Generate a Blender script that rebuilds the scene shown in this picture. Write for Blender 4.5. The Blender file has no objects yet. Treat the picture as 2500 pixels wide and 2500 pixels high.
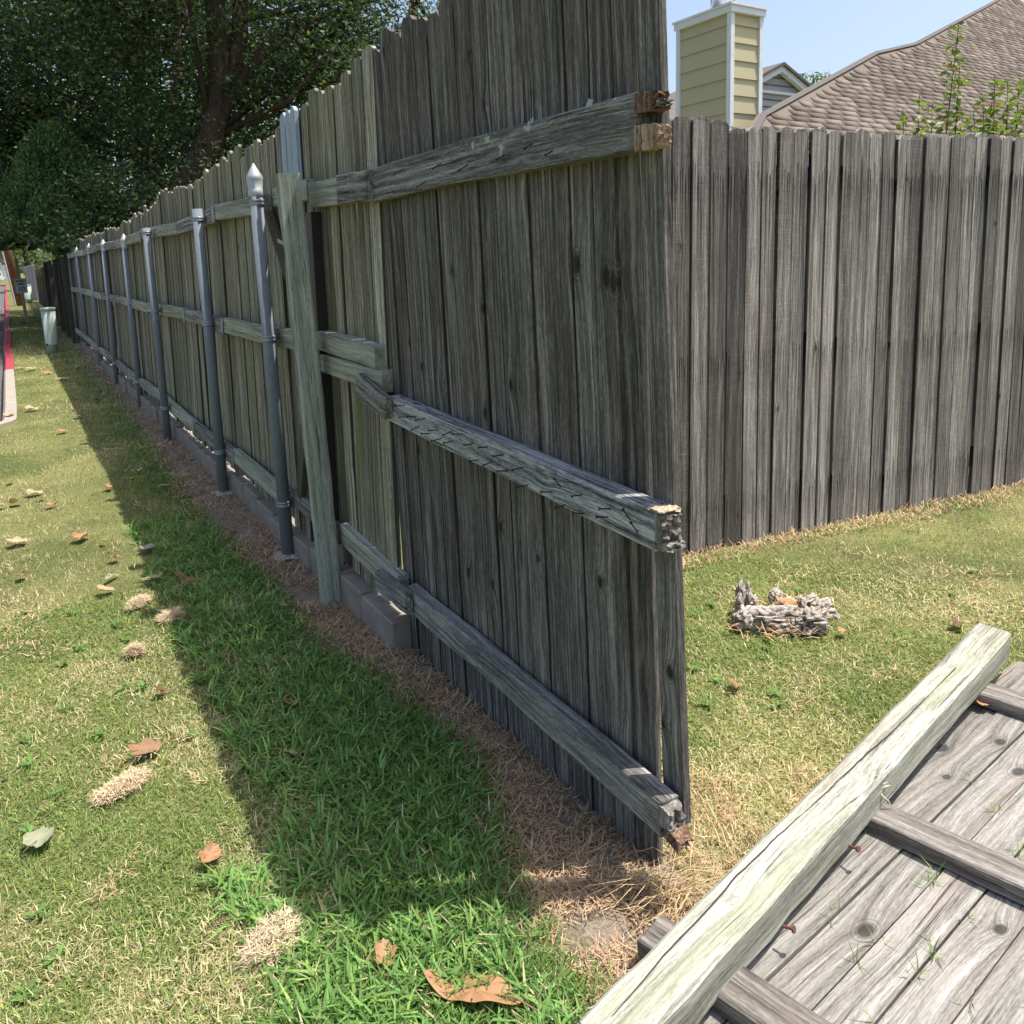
import bpy, bmesh, math, random
import numpy as np
from mathutils import Vector, Matrix
S = bpy.context.scene
C = S.collection
PI = math.pi

# ------------------------------------------------------------------ camera, sky, sun, exposure
cam_d = bpy.data.cameras.new('camera'); cam = bpy.data.objects.new('camera', cam_d); C.objects.link(cam)
cam_d.sensor_width = 36.0; cam_d.lens = 27.36; cam_d.shift_x = 0.04; cam_d.shift_y = -0.14
cam_d.clip_start = 0.05; cam_d.clip_end = 3000
RM = Matrix(((0.85907407, 0.10206969, -0.50157104), (-0.51067955, 0.10465113, -0.85337831), (-0.03461408, 0.98925726, 0.14202798)))
cam.matrix_world = Matrix.Translation((0, 0, 1.4)) @ RM.to_4x4()
S.camera = cam
SUN = Vector((0.345, -0.165, 1.0)).normalized()
EL = math.asin(SUN.z)
W = bpy.data.worlds.new("World"); S.world = W; W.use_nodes = True
wn = W.node_tree; wn.nodes.clear()
sky = wn.nodes.new('ShaderNodeTexSky'); sky.sky_type = 'NISHITA'; sky.sun_disc = False
sky.sun_elevation = EL; sky.sun_rotation = math.atan2(SUN.x, SUN.y)
sky.air_density = 1.0; sky.dust_density = 3.6; sky.ozone_density = 1.0
bg = wn.nodes.new('ShaderNodeBackground'); bg.inputs['Strength'].default_value = 0.15
wo = wn.nodes.new('ShaderNodeOutputWorld')
wn.links.new(sky.outputs[0], bg.inputs[0]); wn.links.new(bg.outputs[0], wo.inputs[0])
sd = bpy.data.lights.new('sun', 'SUN'); sun = bpy.data.objects.new('sun', sd); C.objects.link(sun)
sd.energy = 4.6; sd.angle = math.radians(0.53); sd.color = (1.0, 0.955, 0.88)
sun.rotation_euler = SUN.to_track_quat('Z', 'Y').to_euler()
S.view_settings.view_transform = 'Standard'; S.view_settings.look = 'None'
S.view_settings.exposure = 0.6; S.view_settings.gamma = 1.0; S.view_settings.use_curve_mapping = False

rng = np.random.default_rng(7)
rnd = random.Random(11)

# ------------------------------------------------------------------ helpers
def tag(o, label=None, cat=None, group=None, kind=None):
    if label: o['label'] = label
    if cat: o['category'] = cat
    if group: o['group'] = group
    if kind: o['kind'] = kind
    return o

def empty(name, loc=(0, 0, 0), label=None, cat=None, group=None):
    o = bpy.data.objects.new(name, None); o.location = loc; o.empty_display_size = .1
    C.objects.link(o); o['_root'] = 1; del o['_root']
    return tag(o, label, cat, group)

def link(name, me, parent=None, mw=None, mat=None):
    o = bpy.data.objects.new(name, me); C.objects.link(o)
    if mat is not None and len(me.materials) == 0: me.materials.append(mat)
    if mw is not None: o.matrix_world = mw
    if parent is not None:
        o.parent = parent
        pm = WORLD.get(parent.name) or Matrix.Translation(parent.location)
        o.matrix_parent_inverse = pm.inverted()
    WORLD[o.name] = mw.copy() if mw is not None else Matrix()
    return o
WORLD = {}

def np_mesh(name, V, F, mat=None, col=None, smooth=False):
    """V (n,3), F (m,k) all faces with k corners"""
    V = np.asarray(V, np.float32); F = np.asarray(F, np.int32); k = F.shape[1]
    me = bpy.data.meshes.new(name)
    me.vertices.add(len(V)); me.vertices.foreach_set('co', V.ravel())
    me.loops.add(F.size); me.loops.foreach_set('vertex_index', F.ravel())
    me.polygons.add(len(F)); me.polygons.foreach_set('loop_start', np.arange(0, F.size, k, dtype=np.int32))
    if smooth: me.polygons.foreach_set('use_smooth', np.ones(len(F), bool))
    me.update(calc_edges=True)
    if col is not None:
        a = me.color_attributes.new('Col', 'FLOAT_COLOR', 'POINT')
        c = np.ones((len(V), 4), np.float32); c[:, :3] = col; a.data.foreach_set('color', c.ravel())
    if mat: me.materials.append(mat)
    return me

def bm_mesh(name, bm, mat=None, smooth=False):
    me = bpy.data.meshes.new(name); bmesh.ops.recalc_face_normals(bm, faces=bm.faces[:]); bm.to_mesh(me); bm.free()
    if smooth:
        for p in me.polygons: p.use_smooth = True
    if mat: me.materials.append(mat)
    return me

def box_bm(bm, x0, x1, y0, y1, z0, z1, M=None):
    v = [bm.verts.new(p) for p in ((x0,y0,z0),(x1,y0,z0),(x1,y1,z0),(x0,y1,z0),(x0,y0,z1),(x1,y0,z1),(x1,y1,z1),(x0,y1,z1))]
    for f in ((0,3,2,1),(4,5,6,7),(0,1,5,4),(1,2,6,5),(2,3,7,6),(3,0,4,7)): bm.faces.new([v[i] for i in f])
    if M is not None:
        for a in v: a.co = M @ a.co
    return v

def frame(p0, p1, nrm):
    """matrix with local Z along p0->p1, local Y near nrm, origin p0"""
    p0 = Vector(p0); z = (Vector(p1) - p0).normalized(); y = Vector(nrm); y = (y - z * y.dot(z)).normalized(); x = y.cross(z)
    M = Matrix((x, y, z)).transposed().to_4x4(); M.translation = p0
    return M

def lumber(name, L, w, t, mat, seed=0, segs=6, bevel=.003, jit=.0008, bow=0.0, end=0.0):
    """timber with grain along local Z, width on X, thickness on Y, worn arrises"""
    r = random.Random(seed); bm = bmesh.new(); rings = []
    b = bevel
    for i in range(segs + 1):
        f = i / segs; z = L * f
        cx = r.gauss(0, jit) + bow * math.sin(PI * f); cy = r.gauss(0, jit)
        ww = w/2 + r.gauss(0, jit); tt = t/2 + r.gauss(0, jit*.6)
        ring = []
        for k, (x, y) in enumerate(((-ww+b,-tt),(ww-b,-tt),(ww,-tt+b),(ww,tt-b),(ww-b,tt),(-ww+b,tt),(-ww,tt-b),(-ww,-tt+b))):
            dz = r.uniform(-end, end) if i in (0, segs) else 0
            ring.append(bm.verts.new((cx + x, cy + y, z + dz)))
        rings.append(ring)
    for a, c in zip(rings, rings[1:]):
        for k in range(8): bm.faces.new((a[k], a[(k+1)%8], c[(k+1)%8], c[k]))
    bm.faces.new(rings[0][::-1]); bm.faces.new(rings[-1])
    return bm_mesh(name, bm, mat)

def picket_mesh(name, L, w, t, mat, seed=0, ear=.018, worn=.004, segs=3):
    r = random.Random(seed); bm = bmesh.new(); h = w/2
    left, right = [], []
    for i in range(segs + 1):
        z = (L - ear) * i / segs
        left.append((-h + r.gauss(0, .0009), z)); right.append((h + r.gauss(0, .0009), z))
    top = [(h - ear*.8 + r.uniform(-1,1)*worn, L + r.uniform(-1,.2)*worn), (h*.2, L + r.uniform(-1,1)*worn), (-h*.35, L + r.uniform(-1,1)*worn), (-h + ear*.8 + r.uniform(-1,1)*worn, L + r.uniform(-1,.2)*worn)]
    out = right + top + left[::-1]
    warp = r.gauss(0, .0025); cup = r.gauss(0, .0015)
    F = [bm.verts.new((x, -t/2 + warp*math.sin(z*1.6) + cup*(x/h)**2, z)) for x, z in out]
    B = [bm.verts.new((x, t/2 + warp*math.sin(z*1.6) + cup*(x/h)**2, z)) for x, z in out]
    n = len(out); nl = segs + 1
    # front/back as strips so the board can warp
    for Q in (F, B):
        for i in range(segs):
            bm.faces.new((Q[i], Q[i+1], Q[n-2-i], Q[n-1-i]))
        bm.faces.new([Q[segs]] + [Q[segs+1+j] for j in range(4)] + [Q[n-1-segs]])
    for i in range(n): bm.faces.new((F[i], F[(i+1)%n], B[(i+1)%n], B[i]))
    return bm_mesh(name, bm, mat)

def tube_bm(bm, pts, rads, n=10, cap=True, M=None):
    rings = []; P = [Vector(p) for p in pts]
    ref = Vector((0.3, 0.2, 1)) if abs((P[-1]-P[0]).normalized().z) < .9 else Vector((1, .1, 0))
    for i, p in enumerate(P):
        d = (P[min(i+1, len(P)-1)] - P[max(i-1, 0)]).normalized()
        a = d.cross(ref).normalized(); b = d.cross(a)
        rings.append([bm.verts.new(p + (a*math.cos(2*PI*k/n) + b*math.sin(2*PI*k/n))*rads[i]) for k in range(n)])
    for a, c in zip(rings, rings[1:]):
        for k in range(n): bm.faces.new((a[k], a[(k+1)%n], c[(k+1)%n], c[k]))
    if cap: bm.faces.new(rings[0][::-1]); bm.faces.new(rings[-1])

def lathe(name, prof, mat, n=24, smooth=True):
    bm = bmesh.new(); rings = []
    for r_, z in prof: rings.append([bm.verts.new((r_*math.cos(2*PI*k/n), r_*math.sin(2*PI*k/n), z)) for k in range(n)])
    for a, c in zip(rings, rings[1:]):
        for k in range(n): bm.faces.new((a[k], a[(k+1)%n], c[(k+1)%n], c[k]))
    bm.faces.new(rings[0][::-1]); bm.faces.new(rings[-1])
    me = bm_mesh(name, bm, mat)
    if smooth:
        for p in me.polygons: p.use_smooth = len(p.vertices) == 4
    return me

# ------------------------------------------------------------------ materials
class NT:
    def __init__(s, name):
        s.m = bpy.data.materials.new(name); s.m.use_nodes = True; s.t = s.m.node_tree; s.t.nodes.clear()
        s.out = s.t.nodes.new('ShaderNodeOutputMaterial')
    def n(s, typ, ins=None, **kw):
        nd = s.t.nodes.new(typ)
        for k, v in kw.items(): setattr(nd, k, v)
        for k, v in (ins or {}).items():
            if isinstance(v, bpy.types.NodeSocket): s.t.links.new(v, nd.inputs[k])
            else: nd.inputs[k].default_value = v
        return nd
    def math(s, op, a, b=0.0, c=0.0, clamp=False):
        nd = s.n('ShaderNodeMath', {0: a, 1: b, 2: c}, operation=op); nd.use_clamp = clamp; return nd.outputs[0]
    def vmul(s, v, xyz): return s.n('ShaderNodeVectorMath', {0: v, 1: xyz}, operation='MULTIPLY').outputs[0]
    def vadd(s, v, w): return s.n('ShaderNodeVectorMath', {0: v, 1: w}, operation='ADD').outputs[0]
    def noise(s, v, scale=1., detail=4., rough=.55, dist=0.):
        return s.n('ShaderNodeTexNoise', {'Vector': v, 'Scale': scale, 'Detail': detail, 'Roughness': rough, 'Distortion': dist}).outputs[0]
    def ramp(s, f, stops):
        nd = s.n('ShaderNodeValToRGB', {0: f}); cr = nd.color_ramp
        while len(cr.elements) < len(stops): cr.elements.new(.5)
        for e, (p, c) in zip(cr.elements, stops):
            e.position = p; e.color = (c, c, c, 1) if not isinstance(c, tuple) else (*c, 1)
        return nd.outputs[0]
    def mix(s, f, a, b, mode='MIX'):
        nd = s.n('ShaderNodeMix', data_type='RGBA', blend_type=mode)
        for i, v in ((0, f), (6, a), (7, b)):
            if isinstance(v, bpy.types.NodeSocket): s.t.links.new(v, nd.inputs[i])
            elif isinstance(v, (int, float)): nd.inputs[i].default_value = v
            else: nd.inputs[i].default_value = (*v, 1)
        return nd.outputs[2]
    def smooth(s, v, a, b):
        return s.n('ShaderNodeMapRange', {0: v, 1: a, 2: b, 3: 0., 4: 1.}, interpolation_type='SMOOTHSTEP').outputs[0]
    def finish(s, color, rough=.8, bump=None, bstr=.4, bdist=.002, spec=.3, metal=0., extra=None):
        p = s.n('ShaderNodeBsdfPrincipled', {'Base Color': color if isinstance(color, bpy.types.NodeSocket) else (*color, 1), 'Roughness': rough, 'Metallic': metal, 'Specular IOR Level': spec})
        if bump is not None:
            b = s.n('ShaderNodeBump', {'Height': bump, 'Strength': bstr, 'Distance': bdist}); s.t.links.new(b.outputs[0], p.inputs['Normal'])
        s.t.links.new(p.outputs[0], s.out.inputs[0]); return s.m

def wood_mat(name, dark, mid, light, var=.3, moss=None, mossamt=0., knot=.075, brown=(.10,.065,.045), brownamt=.25, bump=.5, rows=None, saw=0., kpts=(), kscale=(1,1,1), gscale=1., whiten=0., contrast=1., edge=0.):
    s = NT(name)
    tc = s.n('ShaderNodeTexCoord'); oi = s.n('ShaderNodeObjectInfo'); R = oi.outputs['Random']
    off = s.n('ShaderNodeCombineXYZ', {0: s.math('MULTIPLY', R, 3.1), 1: s.math('MULTIPLY', R, 17.3), 2: s.math('MULTIPLY', R, 41.7)}).outputs[0]
    O = tc.outputs['Object']; P = s.vadd(O, off)
    # knots
    kv = s.n('ShaderNodeTexVoronoi', {'Vector': s.vmul(P, (6.5, 6.5, 3.0)), 'Scale': 1.0, 'Randomness': 1.0}, feature='F1').outputs['Distance']
    if kpts:
        pos = s.n('ShaderNodeNewGeometry').outputs['Position']
        for kp in kpts:
            ksc = tuple(c/kp[3] for c in kscale)
            dv = s.n('ShaderNodeVectorMath', {0: s.vmul(s.vadd(pos, (-kp[0], -kp[1], -kp[2])), ksc)}, operation='LENGTH').outputs['Value']
            kv = s.math('MINIMUM', kv, dv)
    wv = s.n('ShaderNodeCombineXYZ', {0: s.math('DIVIDE', .0028, s.math('ADD', kv, .07)), 1: 0., 2: 0.}).outputs[0]
    big = s.noise(s.vmul(P, (5, 5, .8)), 1., 3.)
    wob = s.n('ShaderNodeCombineXYZ', {0: s.math('MULTIPLY', s.noise(s.vmul(P, (3, 3, 2.2)), 1., 2.), .011)}).outputs[0]
    Q = s.vadd(s.vadd(P, wv), wob)
    g1 = s.noise(s.vmul(Q, (75*gscale, 75*gscale, 1.6)), 1., 7., .62)
    g2 = s.noise(s.vmul(Q, (330*gscale, 330*gscale, 9)), 1., 5., .65)
    sp = s.noise(s.vmul(Q, (420, 420, 60)), 1., 3., .6)
    g = s.math('ADD', s.math('MULTIPLY', g1, .46), s.math('ADD', s.math('MULTIPLY', g2, .32), s.math('MULTIPLY', sp, .22)))
    col = s.ramp(g, [(.5-.13/contrast, dark), (.5, mid), (.5+.11/contrast, light)])
    # big soft tone and brown patches
    tone = s.math('MULTIPLY_ADD', s.math('ADD', R, s.math('MULTIPLY', big, .8)), var*2/1.8, 1.-var)
    col = s.mix(1., col, s.n('ShaderNodeCombineColor', {0: tone, 1: tone, 2: tone}).outputs[0], 'MULTIPLY')
    bm_ = s.math('MULTIPLY', s.smooth(s.noise(s.vmul(P, (16, 16, 1.1)), 1., 4.), .5, .72), brownamt)
    col = s.mix(bm_, col, brown)
    if moss:
        mm = s.math('MULTIPLY', s.smooth(s.noise(s.vmul(P, (22, 22, 1.3)), 1., 5., .6), .42, .66), s.math('MULTIPLY_ADD', s.math('FRACT', s.math('MULTIPLY', R, 7.3)), mossamt*1.1, mossamt*.45), clamp=True)
        col = s.mix(mm, col, moss)
    if whiten:
        ww = s.math('MULTIPLY', s.smooth(s.noise(s.vmul(P, (40, 40, 9)), 1., 5., .7), .5, .7), whiten)
        col = s.mix(ww, col, light)
    # thin dark checks (drying cracks)
    ck = s.smooth(s.noise(s.vmul(Q, (150, 150, 2.4)), 1., 4., .55), .375, .29)
    col = s.mix(s.math('MULTIPLY', ck, .75), col, tuple(c*.3 for c in dark))
    kk = s.smooth(kv, knot, knot*.65)
    col = s.mix(s.math('MULTIPLY', kk, .85), col, tuple(c*.45 for c in dark))
    ring = s.math('MULTIPLY', s.math('MULTIPLY', s.smooth(kv, knot*2.2, knot*1.05), s.math('MULTIPLY_ADD', s.math('SINE', s.math('MULTIPLY', kv, 330.)), .5, .5)), s.math('MULTIPLY_ADD', kk, -.55, .55))
    col = s.mix(ring, col, dark)
    if edge:   # shade of the gaps painted dark along the board edges, so seams read
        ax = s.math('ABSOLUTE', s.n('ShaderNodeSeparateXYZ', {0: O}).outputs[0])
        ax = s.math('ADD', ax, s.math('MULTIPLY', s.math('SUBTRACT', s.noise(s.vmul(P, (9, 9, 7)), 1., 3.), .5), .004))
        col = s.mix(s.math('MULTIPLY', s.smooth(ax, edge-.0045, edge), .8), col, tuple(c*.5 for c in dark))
    h = s.math('SUBTRACT', g, s.math('MULTIPLY', ck, .7))
    h = s.math('SUBTRACT', h, s.math('MULTIPLY', kk, .25))
    if saw:
        sw = s.noise(s.vmul(P, (4, 4, 260)), 1., 4., .7, .3); fade = s.smooth(s.noise(s.vmul(P, (3, 3, 1.2)), 1., 2.), .4, .62)
        swm = s.math('MULTIPLY', s.math('SUBTRACT', sw, .5), s.math('MULTIPLY', fade, saw))
        h = s.math('ADD', h, swm)
        col = s.mix(s.math('MULTIPLY', s.smooth(sw, .52, .66), s.math('MULTIPLY', fade, .35*saw)), col, light)
    if rows:
        sep = s.n('ShaderNodeSeparateXYZ', {0: O}); X = sep.outputs[0]; Z = sep.outputs[2]
        XR = s.math('ADD', X, s.math('MULTIPLY', R, 7.))
        cell = s.n('ShaderNodeTexNoise', {'W': s.math('MULTIPLY', XR, 190.), 'Scale': 1., 'Detail': 0.}, noise_dimensions='1D').outputs[0]
        wide = s.n('ShaderNodeTexNoise', {'W': s.math('MULTIPLY', XR, 75.), 'Scale': 1., 'Detail': 1.}, noise_dimensions='1D').outputs[0]
        lenn = s.n('ShaderNodeTexNoise', {'W': s.math('MULTIPLY_ADD', XR, 60., 9.), 'Scale': 1., 'Detail': 0.}, noise_dimensions='1D').outputs[0]
        for z0, ln, st in rows:
            top = s.math('MULTIPLY_ADD', s.math('SUBTRACT', lenn, .5), .20, z0)
            below = s.math('SUBTRACT', top, Z)
            on = s.smooth(below, 0., .012); soft = s.smooth(below, 0., .03)
            longf = s.smooth(below, s.math('MULTIPLY', lenn, ln), 0.)
            shortf = s.smooth(below, s.math('MULTIPLY', lenn, .42), .02)
            st1 = s.math('MULTIPLY', s.smooth(wide, .53, .60), s.math('MULTIPLY', soft, s.math('MULTIPLY', longf, st)))
            st2 = s.math('MULTIPLY', s.smooth(cell, .61, .64), s.math('MULTIPLY', on, shortf))
            col = s.mix(st1, col, tuple(c*.28 for c in dark)); col = s.mix(s.math('MULTIPLY', st2, .95), col, (.004, .004, .004))
            h = s.math('SUBTRACT', h, s.math('MULTIPLY', st2, .8))
    return s.finish(col, .86, h, bump, .004, .2)

def plain(name, col, rough=.6, metal=0., nscale=0., namt=.15, bump=0., spec=.4, nvec=(1,1,1)):
    s = NT(name)
    if not nscale: return s.finish(col, rough, spec=spec, metal=metal)
    tc = s.n('ShaderNodeTexCoord').outputs['Object']
    n1 = s.noise(s.vmul(tc, nvec), nscale, 6., .6); n2 = s.noise(tc, nscale*7, 4., .6)
    k = s.math('MULTIPLY_ADD', s.math('ADD', n1, s.math('MULTIPLY', n2, .5)), namt*2.6, 1 - namt*1.95)
    c = s.mix(1., col, s.n('ShaderNodeCombineColor', {0: k, 1: k, 2: k}).outputs[0], 'MULTIPLY')
    return s.finish(c, rough, s.math('ADD', n1, n2) if bump else None, bump, .003, spec, metal)

def attr_mat(name, rough=.75, trans=.0, spec=.25, var=.0):
    s = NT(name); a = s.n('ShaderNodeAttribute', attribute_name='Col').outputs['Color']
    p = s.n('ShaderNodeBsdfPrincipled', {'Base Color': a, 'Roughness': rough, 'Specular IOR Level': spec})
    if trans:
        tcol = s.mix(1., a, (1.3, 1.45, .7), 'MULTIPLY')
        t = s.n('ShaderNodeBsdfTranslucent', {'Color': tcol})
        mx = s.n('ShaderNodeMixShader', {0: trans, 1: p.outputs[0], 2: t.outputs[0]}); s.t.links.new(mx.outputs[0], s.out.inputs[0])
    else: s.t.links.new(p.outputs[0], s.out.inputs[0])
    return s.m

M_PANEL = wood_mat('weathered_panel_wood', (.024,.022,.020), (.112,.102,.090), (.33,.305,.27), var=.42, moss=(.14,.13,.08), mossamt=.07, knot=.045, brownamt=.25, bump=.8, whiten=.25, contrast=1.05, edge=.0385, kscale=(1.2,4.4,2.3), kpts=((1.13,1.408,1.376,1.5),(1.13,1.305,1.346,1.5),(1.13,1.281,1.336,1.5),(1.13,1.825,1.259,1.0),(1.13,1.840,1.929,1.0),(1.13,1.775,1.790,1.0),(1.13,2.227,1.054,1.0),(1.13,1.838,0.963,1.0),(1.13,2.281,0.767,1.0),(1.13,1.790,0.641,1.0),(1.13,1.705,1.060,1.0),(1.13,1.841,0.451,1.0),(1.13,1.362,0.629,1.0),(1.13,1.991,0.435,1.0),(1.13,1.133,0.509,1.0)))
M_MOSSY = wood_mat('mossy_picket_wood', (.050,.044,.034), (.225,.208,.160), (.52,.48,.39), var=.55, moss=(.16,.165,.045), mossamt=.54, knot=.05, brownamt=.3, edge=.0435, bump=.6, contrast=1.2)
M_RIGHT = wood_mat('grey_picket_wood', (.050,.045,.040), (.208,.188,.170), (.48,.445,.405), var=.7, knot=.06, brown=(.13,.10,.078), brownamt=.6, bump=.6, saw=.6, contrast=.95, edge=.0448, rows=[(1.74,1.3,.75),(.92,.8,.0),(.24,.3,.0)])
M_FALLEN = wood_mat('sunbleached_picket_wood', (.066,.060,.052), (.215,.203,.184), (.37,.355,.325), var=.22, knot=.045, brown=(.25,.195,.15), brownamt=.45, bump=.7, gscale=1., contrast=1., kscale=(2.2,3.9,1.), kpts=((1.352,0.812,.035,1.35),(1.575,0.670,.035,1.00),(2.060,1.045,.035,1.30),(2.205,0.970,.035,1.10),(1.942,0.971,.035,0.80),(2.121,0.886,.035,1.30)))
M_RAIL = wood_mat('rough_rail_wood', (.035,.034,.031), (.165,.162,.148), (.40,.39,.36), var=.2, moss=(.11,.10,.06), mossamt=.08, knot=.04, brownamt=.25, bump=1.0, gscale=.9, whiten=.4, contrast=1.3)
M_RAILPALE = wood_mat('pale_split_rail_wood', (.045,.045,.046), (.25,.25,.25), (.58,.58,.57), var=.15, knot=.04, brownamt=.12, bump=1.0, gscale=.9, whiten=.5, contrast=1.5)
M_TREAT = wood_mat('treated_rail_wood', (.10,.105,.08), (.31,.32,.27), (.52,.53,.46), var=.3, moss=(.18,.18,.07), mossamt=.35, knot=.05, brownamt=.15, bump=.6, gscale=.8)
M_BROWNR = wood_mat('brown_rail_wood', (.05,.043,.036), (.165,.150,.132), (.33,.305,.275), var=.15, knot=.05, brown=(.13,.095,.065), brownamt=.45, bump=.9, gscale=.6)
M_POST = wood_mat('treated_post_wood', (.10,.108,.088), (.32,.345,.29), (.54,.57,.49), var=.12, moss=(.13,.14,.08), mossamt=.3, knot=.04, brownamt=.3, bump=.8, gscale=.7)
M_LYING = wood_mat('pale_post_wood', (.10,.10,.075), (.30,.30,.25), (.53,.54,.47), var=.18, moss=(.32,.34,.19), mossamt=.35, knot=.045, brown=(.26,.22,.155), brownamt=.4, saw=.3, contrast=1.15, bump=.9, gscale=.6)
M_FARF = wood_mat('dark_far_fence_wood', (.03,.026,.02), (.085,.075,.06), (.17,.155,.125), var=.35, moss=(.12,.13,.05), mossamt=.35, brownamt=.3, bump=.3)
M_GREYF = wood_mat('grey_far_fence_wood', (.10,.10,.10), (.22,.225,.23), (.38,.39,.40), var=.3, brownamt=.15, bump=.3)
M_POLE = wood_mat('brown_pole_wood', (.07,.035,.018), (.20,.105,.055), (.34,.20,.12), var=.1, knot=.01, brownamt=.3, bump=.6, gscale=.3)
M_STAKE = wood_mat('new_stake_wood', (.36,.25,.14), (.52,.38,.23), (.64,.50,.33), var=.05, knot=.05, brownamt=.1, bump=.3, gscale=.4)
M_ROT = plain('rotten_wood', (.16,.085,.055), .95, nscale=60, namt=.55, bump=1.0, spec=.1)
M_FRESH = plain('fresh_broken_wood', (.42,.32,.22), .9, nscale=45, namt=.35, bump=.8, spec=.1, nvec=(1,1,.2))
M_STEEL = plain('galvanised_steel', (.175,.20,.225), .8, .0, nscale=30, namt=.25, bump=.05, spec=.5)
M_CAST = plain('cast_aluminium', (.46,.47,.47), .5, .3, nscale=12, namt=.12, spec=.5)
M_BAND = plain('band_steel', (.28,.31,.34), .45, .5, nscale=30, namt=.25, spec=.5)
M_BROWNMETAL = plain('brown_painted_metal', (.045,.036,.036), .5, nscale=9, namt=.15)
M_CONC = plain('concrete_block_grey', (.27,.235,.20), .95, nscale=14, namt=.32, bump=.35, spec=.1)
M_FOOT = plain('pale_footing_concrete', (.48,.46,.43), .95, nscale=20, namt=.3, bump=.4, spec=.1)
M_KERB = plain('kerb_concrete', (.33,.29,.245), .95, nscale=16, namt=.25, bump=.25, spec=.1)
M_RED = plain('red_kerb_paint', (.34,.04,.055), .7, nscale=20, namt=.2, bump=.2)
M_ASPH = plain('asphalt', (.11,.105,.105), .95, nscale=40, namt=.3, bump=.2, spec=.15)
M_PED = plain('green_pedestal_plastic', (.36,.44,.37), .5, nscale=5, namt=.06)
M_NAIL = plain('rusty_nail', (.035,.022,.018), .8, .3)
M_LICHEN = plain('pale_lichen', (.40,.46,.43), .95, nscale=80, namt=.3, bump=.8, spec=.1)
M_KNOT = plain('dark_knot', (.062,.055,.049), .9, nscale=120, namt=.5, bump=.8, spec=.1)
M_SIDING = plain('yellow_siding', (.50,.445,.285), .7, nscale=3, namt=.06, spec=.3)
M_TRIM = plain('white_trim', (.74,.76,.78), .6, nscale=8, namt=.1)
M_GSIDE = plain('grey_siding', (.42,.43,.44), .7, nscale=3, namt=.05)
M_FLUE = plain('flue_metal', (.35,.38,.42), .35, .8, nscale=6, namt=.1)
M_GROOF = plain('grey_roof_shingle', (.12,.108,.10), .95, nscale=9, namt=.3, bump=.4, nvec=(1,1,3))
def drift_mat():
    s = NT('weathered_root'); g = s.n('ShaderNodeNewGeometry').outputs['Pointiness']; P = s.n('ShaderNodeTexCoord').outputs['Object']
    n = s.noise(s.vmul(P, (1, 1, 2)), 70., 6., .7, 1.5); n2 = s.noise(P, 16., 4., .6)
    c = s.ramp(s.math('MULTIPLY_ADD', s.math('SUBTRACT', g, .5), 2.2, n), [(.30, (.035,.026,.02)), (.44, (.24,.195,.155)), (.58, (.52,.47,.42))])
    c = s.mix(s.math('MULTIPLY', s.smooth(n2, .5, .7), .5), c, (.16,.11,.075))
    return s.finish(c, .95, n, 1., .006, .1)
M_DRIFT = drift_mat()
M_BARK = plain('tree_bark', (.07,.05,.04), .95, nscale=9, namt=.5, bump=1.0, spec=.1, nvec=(1,1,.3))
M_SIGNW = plain('sign_white', (.78,.79,.80), .45)
M_SIGNB = plain('sign_black', (.02,.02,.025), .5)
M_CARW = plain('white_car_paint', (.78,.79,.80), .3, spec=.5)
M_CARG = plain('dark_car_glass', (.02,.022,.025), .1, spec=.6)
M_TYRE = plain('tyre_rubber', (.025,.025,.027), .8)
M_RIM = plain('wheel_rim', (.4,.41,.42), .35, .7)
M_BLDG = plain('white_wall_paint', (.70,.71,.71), .7)
M_GRASS = attr_mat('grass_blade', .6, .30, .25)
M_THATCH = attr_mat('dry_thatch', .85, .12, .1)
M_LEAF = attr_mat('tree_leaf', .55, .28, .3)
M_DRYLEAF = attr_mat('dry_leaf', .6, .15, .3)

def shingle_mat():
    s = NT('brown_asphalt_shingle'); ge = s.n('ShaderNodeNewGeometry'); tc = s.n('ShaderNodeTexCoord').outputs['Object']; oi = s.n('ShaderNodeObjectInfo').outputs['Random']
    r = s.math('FRACT', s.math('ADD', ge.outputs['Random Per Island'], oi))
    c = s.ramp(r, [(0., (.105,.085,.070)), (.5, (.155,.127,.105)), (1., (.215,.180,.148))])
    g = s.noise(tc, 90., 3., .7); k = s.math('MULTIPLY_ADD', g, .7, .65)
    c = s.mix(1., c, s.n('ShaderNodeCombineColor', {0: k, 1: k, 2: k}).outputs[0], 'MULTIPLY')
    return s.finish(c, .95, g, .5, .003, .1)
M_SHING = shingle_mat()

def ground_mat():
    s = NT('lawn_soil'); P = s.n('ShaderNodeTexCoord').outputs['Object']
    n1 = s.noise(P, 1.3, 5., .6); n2 = s.noise(P, 14., 5., .65); n3 = s.noise(P, 130., 4., .65)
    g = s.ramp(n3, [(.3, (.035,.045,.018)), (.5, (.085,.10,.036)), (.7, (.19,.17,.08))])
    gb = s.ramp(n3, [(.3, (.10,.115,.035)), (.55, (.20,.19,.08)), (.75, (.36,.29,.16))])
    col = s.mix(s.smooth(s.math('ADD', n1, s.math('MULTIPLY', n2, .4)), .55, .85), g, gb)
    sep = s.n('ShaderNodeSeparateXYZ', {0: P}); X = s.math('ADD', sep.outputs[0], s.math('MULTIPLY', s.math('SUBTRACT', n2, .5), .22))
    dirt = s.ramp(n3, [(.3, (.13,.10,.075)), (.5, (.24,.195,.15)), (.72, (.36,.30,.24))])
    dm = s.math('MULTIPLY', s.math('MULTIPLY', s.smooth(X, .80, .90), s.smooth(X, 1.34, 1.2)), s.smooth(sep.outputs[1], 24., 14.))
    col = s.mix(dm, col, dirt)
    return s.finish(col, .95, s.math('ADD', n2, s.math('MULTIPLY', n3, .5)), .8, .012, .1)
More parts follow.
